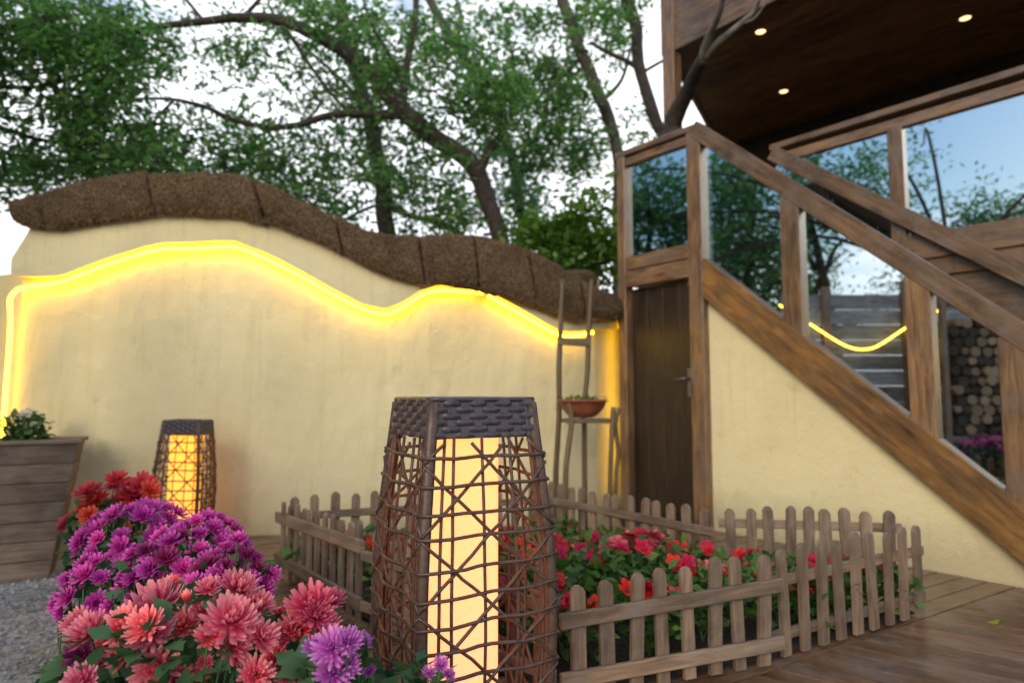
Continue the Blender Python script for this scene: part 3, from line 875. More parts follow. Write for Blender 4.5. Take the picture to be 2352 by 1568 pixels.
for a, b in zip([tI + .05] + vp[:-1], vp):
    m = MB(); m.prism([F(a - .04, -1.07, 2.16), F(b + .04, -1.07, 2.16), F(b + .04, -1.07, 3.02), F(a - .04, -1.07, 3.02)], NX * .01); m.build('glass_pane', M['glass'], vr)
# soffit boards between an angled far end and the house wall
def tend(o): return float(np.interp(-o, [1.0, 2.06, 3.04, 3.8], [3.02, 3.48, 3.92, 4.2]))
o = -1.04
while o > -3.8:
    o2 = max(o - .145, -3.8)
    m = MB(); m.prism([F(t0v, o - .003, ZC), F(tend(o), o - .003, ZC), F(tend(o2), o2 + .003, ZC), F(t0v, o2 + .003, ZC)], Z * .02)
    for i, f in enumerate(m.f):
        m.uv[i] = [((m.v[k] - P0).dot(AX), (m.v[k] - P0).dot(NX)) for k in f]
    m.build('soffit_board', M['soffit'], vr)
    o -= .148
m = MB(); m.prism([F(t0v, -1.05, ZC + .6), F(3.0, -1.05, ZC + .6), F(4.4, -4.2, ZC + .6), F(t0v, -4.2, ZC + .6)], Z * .15); m.build('roof', M['roofing'], vr)
fb('eave_beam', t0v, ZC + .26, 3.05, ZC + .26, -1.0, .07, .64, par=vr)
m = MB(); m.beam(F(3.03, -1.08, ZC + .28), F(4.2, -3.8, ZC + .28), .06, .6); m.build('end_beam', M['soffit'], vr)
tp = FW(1543, 150, -1.0)[0]
fb('roof_post', tp, 2.0, tp, ZC + .75, -1.0, .13, .14, par=vr)
tp2 = tp - 3.6
for (u, v), lb in zip(((1747, 73), (1800, 210), (2217, 42)), ('lit round downlight in the dark soffit nearest the eave beam', 'lit round downlight in the dark soffit, lowest of the three', 'lit round downlight in the dark soffit above the long glass railing')):
    p = G(u, v, ZC)
    t = thing('downlight', p, lb, 'downlight', 'downlights in the veranda soffit')
    m = MB(); n = 20
    m.lathe(p, [(.046, .012), (.060, .012), (.062, -.002), (.058, -.006), (.049, -.006), (.046, .0)], n); m.build('rim', M['rim'], t, smooth=True)
    m = MB(); m.lathe(p, [(.045, .008), (.045, -.003), (.03, -.006), (.001, -.007)], n); m.build('lens', M['bulb'], t, smooth=True)

# ------------------------------------------------------------------ picket fence
def picket_mesh(h, w_=.05, t_=.016):
    m = MB(); pr = [(-w_/2, 0), (w_/2, 0), (w_/2, h - w_ * .45), (w_ * .36, h - w_ * .16), (w_ * .16, h), (-w_ * .16, h), (-w_ * .36, h - w_ * .16), (-w_/2, h - w_ * .45)]
    m.prism([Vector((x, -t_/2, z)) for x, z in pr], Vector((0, t_, 0)))
    for i, f in enumerate(m.f):
        m.uv[i] = [(m.v[k].z, m.v[k].x + m.v[k].y) for k in f]
    return m
def fence(p0, p1, n, h, label, rails_front, z0=.015, rh=(.42, .20), e0=.02, e1=.02, h1=None, rw=.042, rz=(.25, .72), pw=.05):
    d = (p1 - p0); ln = d.length; d.normalize(); nrm = Vector((d.y, -d.x, 0))
    if nrm.y > 0: nrm = -nrm              # outward, towards the viewer's side
    t = thing('picket_fence', (p0 + p1) / 2, label, 'fence', 'low picket fence panels round the flower bed')
    h1 = h1 or h
    a = math.atan2(d.y, d.x)
    for i in range(n):
        s_ = (i + .5) / n
        hh = h + (h1 - h) * s_ + random.uniform(-.012, .012)
        me = picket_mesh(hh, pw * random.uniform(.9, 1.08)).mesh('picket', M['picket'])
        pos = p0 + d * (e0 + (ln - e0 - e1) * s_) + Z * z0
        q = Quaternion(nrm, random.uniform(-.035, .035)) @ Quaternion(d, random.uniform(-.02, .02)) @ Quaternion(Z, a)
        pk_ = inst('picket', me, t, pos, q)
    for f in rz:
        off = nrm * (.019 if rails_front else -.019)
        m = MB(); m.beam(p0 + off + Z * (z0 + h * f), p1 + off + Z * (z0 + h1 * f), .02, rw, Z, .004); m.build('rail', M['picket'], t)
    return t
random.seed(21)
fence(fF, fC, 8, .362, 'front panel of weathered picket fence facing the deck, rails outside', True, h1=.405, rz=(.19, .70), rw=.05)
fence(fC + EN * .03, fE, 9, .40, 'panel of weathered pickets running along the deck board edge', False, rz=(.18, .68))
fence(fB, fJ, 9, .435, 'upright weathered picket panel before the cream stair wall', False, h1=.42, rz=(.3, .80))
fence(fJ + Vector((-.02, 0, 0)), fK, 13, .40, 'weathered picket panel slanting away below the dark door', True, h1=.42, rz=(.3, .74))
fence(fK, fL, 14, .42, 'rear panel of weathered pickets below the wavy wall', True, h1=.41, rz=(.3, .72))
fence(fL, fM, 11, .38, 'panel of weathered pickets with broad rails between magenta mums and lantern', True, h1=.42, rz=(.2, .78), rw=.06, pw=.04)
fence(fM, fF, 9, .42, 'panel of weathered pickets directly behind the large woven lantern', True, rz=(.2, .7))

# ------------------------------------------------------------------ lanterns
def lantern(label):
    root = thing('rattan_lantern', (0, 0, 0), label, 'lantern', 'woven rattan floor lanterns')
    H = 1.185
    prof = [(0, .160), (.105, .170), (.23, .183), (.35, .195), (.47, .203), (.6, .206), (.72, .202), (.95, .184), (1.185, .155)]
    hs = lambda z: interp(prof, H - z)
    def pt(face, f, z, push=0.0, bulge=.0):   # f 0..1 across a face
        s_ = hs(z) + push; x = (f * 2 - 1) * s_; y = -s_ - bulge * (1 - (f * 2 - 1) ** 2)
        a = face * math.pi / 2
        return Vector((x * math.cos(a) - y * math.sin(a), x * math.sin(a) + y * math.cos(a), z))
    zs = np.linspace(.02, H - .01, 16)
    for c in range(4):
        m = MB(); rows = []
        pth = [pt(c, 0.0, z, -.004) for z in zs]
        m.tube(pth, [.0185] * len(pth), 8); m.build('corner_post', M['rattan'], root, smooth=True)
    # woven top band: vertical slats and tapes passing in front and behind
    zb0, nrow = H - .105, 6
    ns = 8
    for fc in range(4):
        for i in range(ns):
            f = (i + .5) / ns
            m = MB(); a = pt(fc, f, zb0 + .002, .001); b = pt(fc, f, H - .002, .001)
            tdir = (pt(fc, 1, H) - pt(fc, 0, H)).normalized()
            m.beam(a, b, .003, .026, tdir, .001); m.build('slat', M['rattan_tape'], root)
    for r_ in range(nrow):
        z = zb0 + (r_ + .5) * .105 / nrow
        m = MB(); pts = []; rows = [[], [], [], []]
        for fc in range(4):
            for i in range(ns * 4):
                f = i / (ns * 4)
                ph = f * ns * math.pi + (math.pi if r_ % 2 else 0) + fc * ns * math.pi
                off = .0060 * math.sin(ph) + .004
                hh = .0092
                for k, (dz, do) in enumerate(((-hh, -.001), (-hh * .7, .0016), (hh * .7, .0016), (hh, -.001))):
                    rows[k].append(pt(fc, f, z + dz, off + do))
        for k in range(4): rows[k].append(rows[k][0])
        m.grid(rows); m.build('tape', M['rattan_tape'], root, smooth=True)
    m = MB()                              # rolled upper rim
    ring = [pt(fc, i / 8, H, .001) for fc in range(4) for i in range(8)]
    m.tube(ring, .008, 6, closed=True); m.build('rim', M['rattan_tape'], root, smooth=True)
    m = MB(); m.box((0, 0, H - .012), .315, .315, .012); m.build('lid', M['rattan_tape'], root)
    for z, nm in ((.02, 'base_ring'),):
        m = MB(); m.tube([pt(fc, i / 6, z, .002) for fc in range(4) for i in range(6)], .012, 6, closed=True); m.build(nm, M['rattan'], root, smooth=True)
    # rungs
    z = zb0 - .052
    rr = random.Random(5)
    while z > .06:
        pts = []
        t1 = [rr.uniform(-.008, .008) for _ in range(4)]
        for fc in range(4):
            for i in range(10):
                f = i / 10
                pts.append(pt(fc, f, z + t1[fc] * (1 - f) + t1[(fc + 1) % 4] * f + rr.uniform(-.0015, .0015), .012, .013 * (1 + math.sin(i + fc))))
        m = MB(); m.tube(pts, .0054, 6, closed=True); m.build('rung', M['rattan'], root, smooth=True)
        z -= rr.uniform(.062, .078)
    # uprights and crossing canes on every face
    for fc in range(4):
        for f in (.13, .21, .45, .70, .90):
            f2 = f + rr.uniform(-.02, .02)
            pts = [pt(fc, f + (f2 - f) * i / 12 + rr.uniform(-.003, .003), zb0 - (zb0 - .03) * i / 12, .006, .004) for i in range(13)]
            m = MB(); m.tube(pts, .0047, 6); m.build('upright_cane', M['rattan'], root, smooth=True)
        for sgn in (1, -1):
            for st_ in np.arange(-.30, 1.15, .185):
                pts = []
                for i in range(15):
                    f = i / 14; z = zb0 - st_ - (f if sgn > 0 else 1 - f) * .36
                    if .03 < z < zb0 + .004:
                        pts.append(pt(fc, f, z + rr.uniform(-.003, .003), .011, .005))
                if len(pts) > 2:
                    m = MB(); m.tube(pts, .0050, 6); m.build('cross_cane', M['rattan'], root, smooth=True)
    # inner light column
    m = MB(); m.beam((0, 0, .03), (0, 0, H - .03), .178, .178, Vector((0, 1, 0)), .014); m.build('light_column', M['acrylic'], root)
    return root
random.seed(5)
l1 = lantern('large woven rattan lantern with a glowing square column standing before the flower bed')
l2 = copy_tree(l1)
l1.location = (-.150, 1.97, GZ); l1.rotation_euler.z = R(28); l1.scale = (.96, .96, 1)
pl2 = P(424, 1000, 4.38)
l2.location = (pl2.x, 4.38, GZ); l2.scale = (.70, .70, .865); l2.rotation_euler = (0, R(1.2), R(4))
l2['label'] = 'smaller woven rattan lantern glowing yellow against the cream wall behind magenta flowers'
for c in l2.children:
    if c.name.startswith('light_column'):
        me = c.data.copy(); me.materials.clear(); me.materials.append(M['acrylic_far']); c.data = me; c.scale = (1.3, 1.3, 1)

# ------------------------------------------------------------------ wooden planter
def planter():
    p_tr = P(178, 1018, 4.38); yb = 4.52
    xr_t = p_tr.x; zt = p_tr.z; xr_b = P(132, 1296, 4.44).x; wtop = 1.15
    t = thing('planter_box', Vector((xr_t, 4.38, GZ)), 'tapered weathered plank planter box standing on gravel by the wall end', 'planter')
    n = 7; y0 = 4.38; dp = .36
    for i in range(n):
        a = i / n; b = (i + 1) / n
        za = GZ + (zt - GZ) * a + .003; zb_ = GZ + (zt - GZ) * b - .003
        xa = xr_b + (xr_t - xr_b) * a; xb = xr_b + (xr_t - xr_b) * b
        ya = y0 + .05 * (1 - a); yb_ = y0 + .05 * (1 - b)
        xl_a = xr_t - wtop + (xr_t - xr_b) * (1 - a); xl_b = xr_t - wtop + (xr_t - xr_b) * (1 - b)
        for dep, nm in ((0, 'front'), (dp, 'back')):
            m = MB(); y2 = ya + dep - (.1 * (1 - a) if dep else 0); y3 = yb_ + dep - (.1 * (1 - b) if dep else 0)
            m.prism([Vector((xl_a, y2, za)), Vector((xa, y2, za)), Vector((xb, y3, zb_)), Vector((xl_b, y3, zb_))], Vector((0, .022, 0)))
            m.build('plank', M['planter'], t)
        for sx in (1, -1):
            m = MB(); q0 = xa if sx > 0 else xl_a; q1 = xb if sx > 0 else xl_b
            m.prism([Vector((q0, ya + .024, za)), Vector((q0, ya + dp - .1 * (1 - a), za)), Vector((q1, yb_ + dp - .1 * (1 - b), zb_)), Vector((q1, yb_ + .024, zb_))], Vector((-.022 * sx, 0, 0)))
            m.build('plank', M['planter'], t)
    for yy in (y0 + .01, y0 + dp + .01):
        m = MB(); m.beam((xr_t - wtop - .02, yy, zt + .014), (xr_t + .02, yy, zt + .014), .06, .026); m.build('rim', M['planter'], t)
    for xx in (xr_t - .01, xr_t - wtop + .01):
        m = MB(); m.beam((xx, y0 + .042, zt + .0145), (xx, y0 + dp - .022, zt + .0145), .05, .024); m.build('rim', M['planter'], t)
    m = MB(); m.prism([(xr_t - wtop + .03, y0 + .03, zt - .09), (xr_t - .03, y0 + .03, zt - .09), (xr_t - .03, y0 + dp, zt - .09), (xr_t - wtop + .03, y0 + dp, zt - .09)], Z * .03); m.build('soil', M['soil'], t)
    t.rotation_euler.z = R(27)
    return Vector((xr_t, y0 + dp / 2, zt))
pp = planter()

# ------------------------------------------------------------------ leaves and flowers
LEAFK = 1.0
def leaf_batch(pos, nrm_bias, size, wid, name, mt, parent, up=.3, fold=.15, loc=None):
    """many separate folded leaves; pos (n,3), random directions"""
    n = len(pos); pos = np.asarray(pos, dtype=float)
    d = RNG.normal(size=(n, 3)); d[:, 2] *= .6; size = (size[0] * LEAFK, size[1] * LEAFK)
    if nrm_bias is not None: d += nrm_bias
    d /= np.linalg.norm(d, axis=1)[:, None]
    nn = RNG.normal(size=(n, 3)) * .7; nn[:, 2] += up * 3
    s_ = np.cross(d, nn); s_ /= np.linalg.norm(s_, axis=1)[:, None] + 1e-9
    up_ = np.cross(s_, d)
    l = RNG.uniform(size[0], size[1], n)[:, None]; wd = l * wid
    A = pos; B = pos + d * l * .45 + s_ * wd * .5 + up_ * l * fold * .5; C = pos + d * l - up_ * l * fold * .3; D = pos + d * l * .45 - s_ * wd * .5 + up_ * l * fold * .5
    V = np.stack([A, B, C, D], 1).reshape(-1, 3)
    Fq = np.arange(4 * n).reshape(-1, 4)
    return np_mesh(name, V, Fq, mt, parent, loc)
def flower_mesh(name, mt, layers, wid, n_seg=4, curl=.35, seed=1):
    rr = random.Random(seed); m = MB()
    for n, ln, el in layers:
        ph = rr.random() * 6.28
        for i in range(n):
            a = ph + 2 * math.pi * i / n + rr.uniform(-.12, .12); e = R(el + rr.uniform(-9, 9)); l = ln * rr.uniform(.86, 1.1)
            rad = Vector((math.cos(a), math.sin(a), 0)); sd = Vector((-math.sin(a), math.cos(a), 0))
            b = len(m.v); p = rad * .06 + Z * (.02 + .15 * (el / 90)); cu = rr.uniform(.4, 1.2) * curl
            for k in range(n_seg + 1):
                s_ = k / n_seg; ww = wid * ln ** .5 * (.35 + 1.1 * s_ - .55 * s_ * s_) * (1 if s_ < .9 else .4)
                ee = e + cu * s_ * s_ * 1.6
                d = rad * math.cos(ee) + Z * math.sin(ee)
                if k: p = p + d * (l / n_seg)
                cup = Z.cross(sd)
                m.v += [p - sd * ww * .5 + d.cross(sd) * -ww * .16, p + d.cross(sd) * ww * .1 * 0, p + sd * ww * .5 + d.cross(sd) * -ww * .16]
            for k in range(n_seg):
                u0, u1 = k / n_seg, (k + 1) / n_seg
                for c in range(2):
                    m.face((b + 3*k + c, b + 3*k + c + 1, b + 3*k + 4 + c, b + 3*k + 3 + c), [(u0, c/2), (u0, c/2+.5), (u1, c/2+.5), (u1, c/2)])
    return m.mesh(name, M[mt], smooth=True)
MUM = [(15, 1.0, 4), (15, .96, 20), (13, .86, 38), (11, .70, 56), (8, .5, 74)]
LOOSE = [(12, 1.0, 2), (11, .9, 22), (8, .62, 48), (5, .36, 72)]
BUD = [(8, .8, 62), (7, .75, 76)]
FM = {}
for c in ('coral', 'crimson', 'pink', 'purple', 'wine', 'rust', 'white_petal'):
    FM[c] = [flower_mesh('flower_head', c, MUM if c in ('coral', 'crimson', 'pink') else LOOSE, .235 if c in ('coral', 'crimson') else (.2 if c == 'pink' else .36), seed=s_) for s_ in (1, 2, 3)]
    FM[c + '_bud'] = [flower_mesh('flower_bud', c, BUD, .32, seed=4)]
for c in ('scarlet', 'salmon', 'pink'):
    FM[c + '5'] = [flower_mesh('flower_head', c, [(5, 1.0, 8), (4, .6, 25)], .95, 3, .05, seed=s_) for s_ in (6, 7)]

def big_leaf_mesh():                      # lobed chrysanthemum leaf, unit length
    m = MB()
    out = [(0, .0), (.12, .07), (.22, .22), (.34, .16), (.46, .34), (.56, .2), (.70, .27), (.80, .13), (1, 0)]
    b = 0
    for x, y in out:
        z = -.25 * x * x
        m.v += [Vector((x, y, z + y * .25)), Vector((x, 0, z)), Vector((x, -y, z + y * .25))]
    for i in range(len(out) - 1):
        for c in range(2):
            m.face((3*i + c, 3*i + c + 1, 3*i + 4 + c, 3*i + 3 + c))
    return m.mesh('leaf', M['mum_leaf'], smooth=True)
LEAF = big_leaf_mesh()

def plant(name, center, rx, rz, heads, color, hr_, label, cat, potr=.12, groundz=GZ, nleaf=260, group=None, real_leaves=0, budfrac=.0, explicit=None, potmat='black_pot', face=Vector((0, -.55, .75)), lsize=(.04, .07)):
    """a potted flowering plant: pot, stems, foliage, flower heads on a dome"""
    base = Vector((center.x, center.y, groundz))
    t = thing(name, base, label, cat, group)
    ph = min(.2, max(.08, (center.z - groundz) * .5))
    m = MB(); m.lathe(base, [(potr * .72, 0), (potr, ph), (potr * 1.08, ph), (potr * 1.08, ph + .015), (potr * .95, ph + .015), (potr * .93, ph - .02), (.001, ph - .02)], 20); m.build('pot', M[potmat], t, smooth=True)
    crown = base + Z * (ph - .02)
    hp = []
    if explicit:
        for p, r_, c in explicit: hp.append((p, r_, c))
    ga = 2.39996
    for i in range(heads):
        s_ = (i + .5) / heads; el = math.asin(max(0, 1 - s_ * 1.02)) ; a = i * ga + random.uniform(-.3, .3)
        d = Vector((math.cos(a) * math.cos(el), math.sin(a) * math.cos(el), math.sin(el)))
        if d.y > .55: continue
        p = center + Vector((d.x * rx, d.y * rx, d.z * rz)) * random.uniform(.88, 1.08)
        hp.append((p, hr_ * random.uniform(.8, 1.18), color if isinstance(color, str) else random.choice(color)))
    ms = MB()
    for p, r_, c in hp:
        d = (p - center); d = Vector((d.x / rx, d.y / rx, d.z / rz)).normalized() + face * .55 + Vector((random.uniform(-.25, .25), random.uniform(-.25, .25), random.uniform(-.2, .2)))
        q = d.normalized().to_track_quat('Z', 'Y') @ Quaternion(Z, random.random() * 6.28)
        bud = random.random() < budfrac
        me = random.choice(FM[c + ('_bud' if bud and (c + '_bud') in FM else '')])
        inst('flower_bud' if bud else 'flower_head', me, t, p, q, r_ * (.6 if bud else 1))
        mid = (p + crown) / 2 + Vector((d.x, d.y, 0)) * .03
        ms.tube(smooth_path([crown + Vector((random.uniform(-.03, .03), random.uniform(-.03, .03), 0)), mid, p - d.normalized() * r_ * .1], 3), .0025, 4, cap=False)
    ms.build('stem', M['stem'], t)
    # foliage fills the dome below the flowers
    pos = []
    while len(pos) < nleaf:
        q = Vector((random.uniform(-1, 1), random.uniform(-1, 1), random.uniform(-1.3, .82)))
        if q.x**2 + q.y**2 + (q.z if q.z > 0 else q.z * .6)**2 > .92: continue
        p = center + Vector((q.x * rx, q.y * rx, q.z * rz))
        if p.z < groundz + ph * .8: continue
        pos.append(p)
    o = leaf_batch(pos, np.array([(p.x - center.x, p.y - center.y, .0) for p in pos]) * 2, lsize, .62, 'foliage', M['mum_leaf'], t)
    o['kind'] = 'stuff'
    for i in range(real_leaves):
        a = random.uniform(math.pi * 1.0, math.pi * 2.0); el = random.uniform(-.5, .75)
        d = Vector((math.cos(a) * math.cos(el), math.sin(a) * math.cos(el), math.sin(el)))
        p = center + Vector((d.x * rx, d.y * rx, d.z * rz)) * random.uniform(.62, .90)
        dd = (d + Vector((random.uniform(-.6, .6), random.uniform(-.4, .4), random.uniform(-.3, .5)))).normalized()
        q = dd.to_track_quat('X', 'Z') @ Quaternion(Vector((1, 0, 0)), random.uniform(-.6, .6))
        inst('leaf', LEAF, t, p, q, random.uniform(.055, .09))
    return t
random.seed(11)
def E(lst, d, c):
    out = []
    for u, v, px, *r_ in lst:
        dd = (r_[1] if len(r_) > 1 else d) + random.uniform(-.03, .03)
        out.append((P(u, v, dd), px * .90 / 2 / 1500 * dd, (r_[0] if r_ else None) or c))
    return out
coral = E([(205, 1455, 120), (290, 1440, 118), (355, 1400, 165, None, 1.5), (430, 1385, 130, None, 1.52), (350, 1455, 120), (285, 1505, 95), (360, 1535, 118), (405, 1560, 90), (418, 1440, 105, None, 1.5),
           (545, 1355, 118, None, 1.55), (530, 1430, 150), (600, 1465, 95), (480, 1462, 85), (545, 1508, 52, 'crimson'), (470, 1520, 45, 'crimson'), (585, 1550, 95), (440, 1560, 80), (320, 1410, 110, None, 1.56), (250, 1475, 90, None, 1.5), (590, 1395, 100, None, 1.56), (468, 1405, 90, None, 1.55)], 1.43, 'coral')
plant('chrysanthemum_plant', P(410, 1500, 1.56), .25, .16, 10, 'coral', .04, 'coral pink chrysanthemum in full bloom, nearest the camera by the gravel', 'flowering plant', .13, group='potted chrysanthemums beside the lantern', explicit=coral, nleaf=420, real_leaves=80, budfrac=.08)
crim = E([(715, 1395, 135, 'crimson'), (690, 1440, 110, 'crimson'), (660, 1455, 80), (745, 1440, 90), (765, 1465, 70), (690, 1545, 105), (640, 1500, 60, 'crimson'), (665, 1550, 70), (728, 1420, 90, 'crimson')], 1.52, 'coral')
plant('chrysanthemum_plant', P(690, 1520, 1.6), .13, .15, 4, 'crimson', .04, 'crimson chrysanthemum in bloom between the coral one and the big lantern', 'flowering plant', .09, group='potted chrysanthemums beside the lantern', explicit=crim, nleaf=170, real_leaves=24)
pk = E([(762, 1490, 110), (800, 1475, 80), (765, 1545, 105), (720, 1485, 60), (795, 1530, 80)], 1.36, 'pink')
plant('chrysanthemum_plant', P(765, 1560, 1.42), .075, .09, 2, 'pink', .03, 'orchid pink spiky chrysanthemum at the foot of the big lantern', 'flowering plant', .07, group='potted chrysanthemums beside the lantern', explicit=pk, nleaf=80, real_leaves=10)
pk2 = E([(1012, 1528, 50), (985, 1545, 40), (1030, 1550, 40), (838, 1492, 34), (850, 1540, 40)], 1.46, 'pink')
plant('chrysanthemum_plant', P(930, 1600, 1.52), .12, .08, 0, 'pink', .02, 'small pale pink chrysanthemum half hidden below the big lantern', 'flowering plant', .08, group='potted chrysanthemums beside the lantern', explicit=pk2, nleaf=150, real_leaves=8)
wn_ = E([(185, 1505, 80), (170, 1530, 70), (215, 1530, 60, 'crimson'), (200, 1490, 60)], 1.47, 'wine')
plant('chrysanthemum_plant', P(215, 1560, 1.56), .09, .11, 2, 'wine', .03, 'dark wine red chrysanthemum at the gravel side of the coral one', 'flowering plant', .08, group='potted chrysanthemums beside the lantern', explicit=wn_, nleaf=90, real_leaves=10)
gm = 'magenta chrysanthemums along the gravel'
plant('chrysanthemum_plant', P(525, 1385, 2.0), .125, .175, 40, ('purple', 'purple', 'wine'), .033, 'magenta chrysanthemum nearest the fence, right behind the coral flowers', 'flowering plant', .10, group=gm, nleaf=260, budfrac=.14)
plant('chrysanthemum_plant', P(390, 1380, 2.05), .15, .19, 48, ('purple', 'purple', 'purple', 'wine'), .035, 'magenta chrysanthemum in the middle of the mound behind the coral flowers', 'flowering plant', .11, group=gm, nleaf=300, budfrac=.14)
plant('chrysanthemum_plant', P(235, 1385, 2.1), .11, .15, 30, 'purple', .034, 'magenta chrysanthemum spilling towards the gravel path', 'flowering plant', .09, group=gm, nleaf=220, budfrac=.14)
plant('chrysanthemum_plant', P(455, 1300, 2.45), .155, .17, 46, 'purple', .038, 'magenta chrysanthemum under the smaller lantern on its fence side', 'flowering plant', .11, group=gm, nleaf=280, budfrac=.14)
plant('chrysanthemum_plant', P(310, 1270, 2.6), .185, .19, 54, 'purple', .040, 'magenta chrysanthemum at the back, beside the red flowers', 'flowering plant', .12, group=gm, nleaf=320, budfrac=.14)
rs = E([(205, 1132, 80), (222, 1150, 70), (195, 1165, 60), (268, 1102, 62), (260, 1120, 50), (300, 1128, 80), (330, 1118, 80), (345, 1128, 60), (310, 1145, 80), (285, 1150, 70)], 3.05, 'rust')
plant('chrysanthemum_plant', P(255, 1215, 3.12), .20, .17, 6, 'rust', .05, 'rust red chrysanthemum behind the magenta ones, beside the planter box', 'flowering plant', .14, group='potted chrysanthemums beside the lantern', explicit=rs, nleaf=420, lsize=(.05, .09))
# plant in the wooden planter
wp = E([(58, 952, 34), (40, 968, 26), (75, 975, 18)], 4.5, 'white_petal')
plant('daisy_plant', P(55, 985, 4.55), .15, .13, 0, 'white_petal', .04, 'white flowered leafy plant growing in the wooden planter box', 'plant', .10, groundz=pp.z - .07, explicit=wp, nleaf=420, lsize=(.035, .07))

# bedding plants inside the fence
def inside(p, poly):
    c = False
    for i in range(len(poly)):
        a, b = poly[i], poly[i-1]
        if (a.y > p.y) != (b.y > p.y) and p.x < (b.x - a.x) * (p.y - a.y) / (b.y - a.y) + a.x: c = not c
    return c
random.seed(31)
spots = []
tries = 0
bp = [p + (cen - p).normalized() * .17 for p in bed]
while len(spots) < 34 and tries < 6000:
    tries += 1
    p = Vector((random.uniform(-1.3, 1.9), random.uniform(2.2, 4.3), 0))
    if inside(p, bp) and all((p - q).length > .23 for q in spots): spots.append(p)
for p in spots:
    u_right = p.x > .2
    base = p + Z * .03; h = random.uniform(.22, .30) if u_right else random.uniform(.19, .26)
    if p.x > .85 or p.y > 3.3: h *= .66
    t = thing('bedding_plant', base, 'leafy red flowered bedding plant inside the picket fence', 'flowering plant', 'red bedding flowers inside the picket fence')
    pos = []
    for _ in range(230):
        q = Vector((max(-.8, min(.8, random.gauss(0, .5))), max(-.8, min(.8, random.gauss(0, .5))), random.random() ** .7)); 
        pos.append(base + Vector((q.x * .16, q.y * .16, .03 + q.z * h)))
    o = leaf_batch(pos, np.array([(q.x - base.x, q.y - base.y, .03) for q in pos]) * 3, (.035, .075), .6, 'foliage', M['bed_leaf'], t); o['kind'] = 'stuff'
    ms = MB()
    nf = random.randint(4, 8)
    for k in range(nf):
        a = random.uniform(0, 6.28); r_ = random.uniform(.02, .13)
        fp = base + Vector((r_ * math.cos(a), r_ * math.sin(a), h * random.uniform(.78, 1.12) + .02))
        c = random.choices(('scarlet5', 'salmon5', 'pink5'), (10, 2, 0))[0]
        q = Vector((random.uniform(-.5, .5), random.uniform(-.9, .1), .8)).to_track_quat('Z', 'Y') @ Quaternion(Z, random.random() * 6)
        for d_ in range(2):
            inst('flower_head', random.choice(FM[c]), t, fp + Vector((random.uniform(-.02, .02), random.uniform(-.02, .02), random.uniform(-.012, .012))), q, random.uniform(.028, .040))
        ms.tube([base, (base + fp) / 2 + Vector((.01, 0, .02)), fp], .003, 4, cap=False)
    ms.build('stem', M['stem'], t)

# ------------------------------------------------------------------ ladder plant stand with its bowl
def stand():
    d = 4.85
    q = lambda u, v, dd=d: P(u, v, dd)
    base = q(1345, 1180); base.z = 0
    t = thing('plant_stand', base, 'rustic stick plant stand with a ladder back beside the dark door', 'plant stand')
    def stick(pts, r_, nm='leg'):
        m = MB(); m.tube(smooth_path(pts, 4), r_, 8, jitter=.12); return m.build(nm, M['stick'], t, smooth=True)
    def ground(p): return Vector((p.x, p.y, -.003))
    a = 4.74; b = 4.97
    stick([ground(q(1276, 1150, b)), q(1277, 1080, b), q(1284, 960, b), q(1284, 850, b), q(1288, 740, b), q(1292, 642, b)], .021, 'upright')
    stick([ground(q(1344, 1150, b)), q(1342, 960, b), q(1349, 850, b), q(1353, 740, b), q(1358, 642, b)], .020, 'upright')
    m = MB(); m.beam(q(1283, 783, b - .02), q(1356, 787, b - .02), .024, .062); m.build('rung', M['stick'], t)
    stick([ground(q(1300, 1160, a)), q(1299, 1090, a), q(1308, 1010, a), q(1313, 960, a), q(1308, 925, a)], .020)
    stick([ground(q(1400, 1160, a)), q(1402, 1090, a), q(1407, 960, a), q(1410, 935, a)], .018)
    stick([ground(q(1410, 1160, b)), q(1415, 1090, b), q(1420, 1040, b), q(1414, 985, b), q(1414, 960, b), q(1425, 935, b)], .017)
    m = MB(); m.beam(q(1283, 965, b), q(1420, 965, b), .022, .03); m.build('shelf_bar', M['stick'], t)
    m = MB(); m.beam(q(1300, 967, a), q(1415, 967, a), .022, .03); m.build('shelf_bar', M['stick'], t)
    for u in (1318, 1345, 1372, 1396):
        m = MB(); m.beam(q(u, 962, a - .02), q(u, 962, b + .02), .03, .014); m.build('shelf_slat', M['stick'], t)
    dm = (a + b) / 2
    c = q(1338, 958, dm); rt = 56 / 1500 * dm; hgt = q(1338, 917, dm).z - c.z
    bw = thing('bowl_planter', c, 'reddish brown round bowl planter on the stick stand', 'bowl')
    m = MB(); m.lathe(c, [(rt * .42, 0), (rt * .62, .02), (rt * .85, hgt * .5), (rt * .97, hgt * .88), (rt * 1.04, hgt * .9), (rt * 1.04, hgt), (rt * .95, hgt), (rt * .8, hgt * .5), (.001, hgt * .5)], 28); m.build('bowl', M['terracotta'], bw, smooth=True)
    m = MB(); m.lathe(c, [(rt * .86, hgt * .7), (rt * .5, hgt * .84), (.001, hgt * .86)], 20); m.build('soil', M['soil'], bw, smooth=True)
    pos = [c + Vector((random.gauss(0, rt * .38), random.gauss(0, rt * .38), hgt * .85 + random.random() * .035)) for _ in range(120)]
    sp = thing('seedling_plant', c + Z * hgt * .86, 'low green seedlings growing in the reddish brown bowl', 'plant')
    leaf_batch(pos, np.array([0, 0, .8]), (.02, .045), .5, 'foliage', M['bed_leaf'], sp)['kind'] = 'stuff'
stand()

# a fallen leaf on the deck
fp = G(2283, 1430, .004)
o = leaf_batch([fp - Vector((.03, 0, 0)), fp + Vector((.015, .02, 0))], np.array([4, .6, .1]), (.06, .075), .6, 'fallen_leaf', M['dry_leaf'], None, loc=fp)
tag(o, 'yellow green fallen leaf lying on the deck boards near the stair', 'leaf')

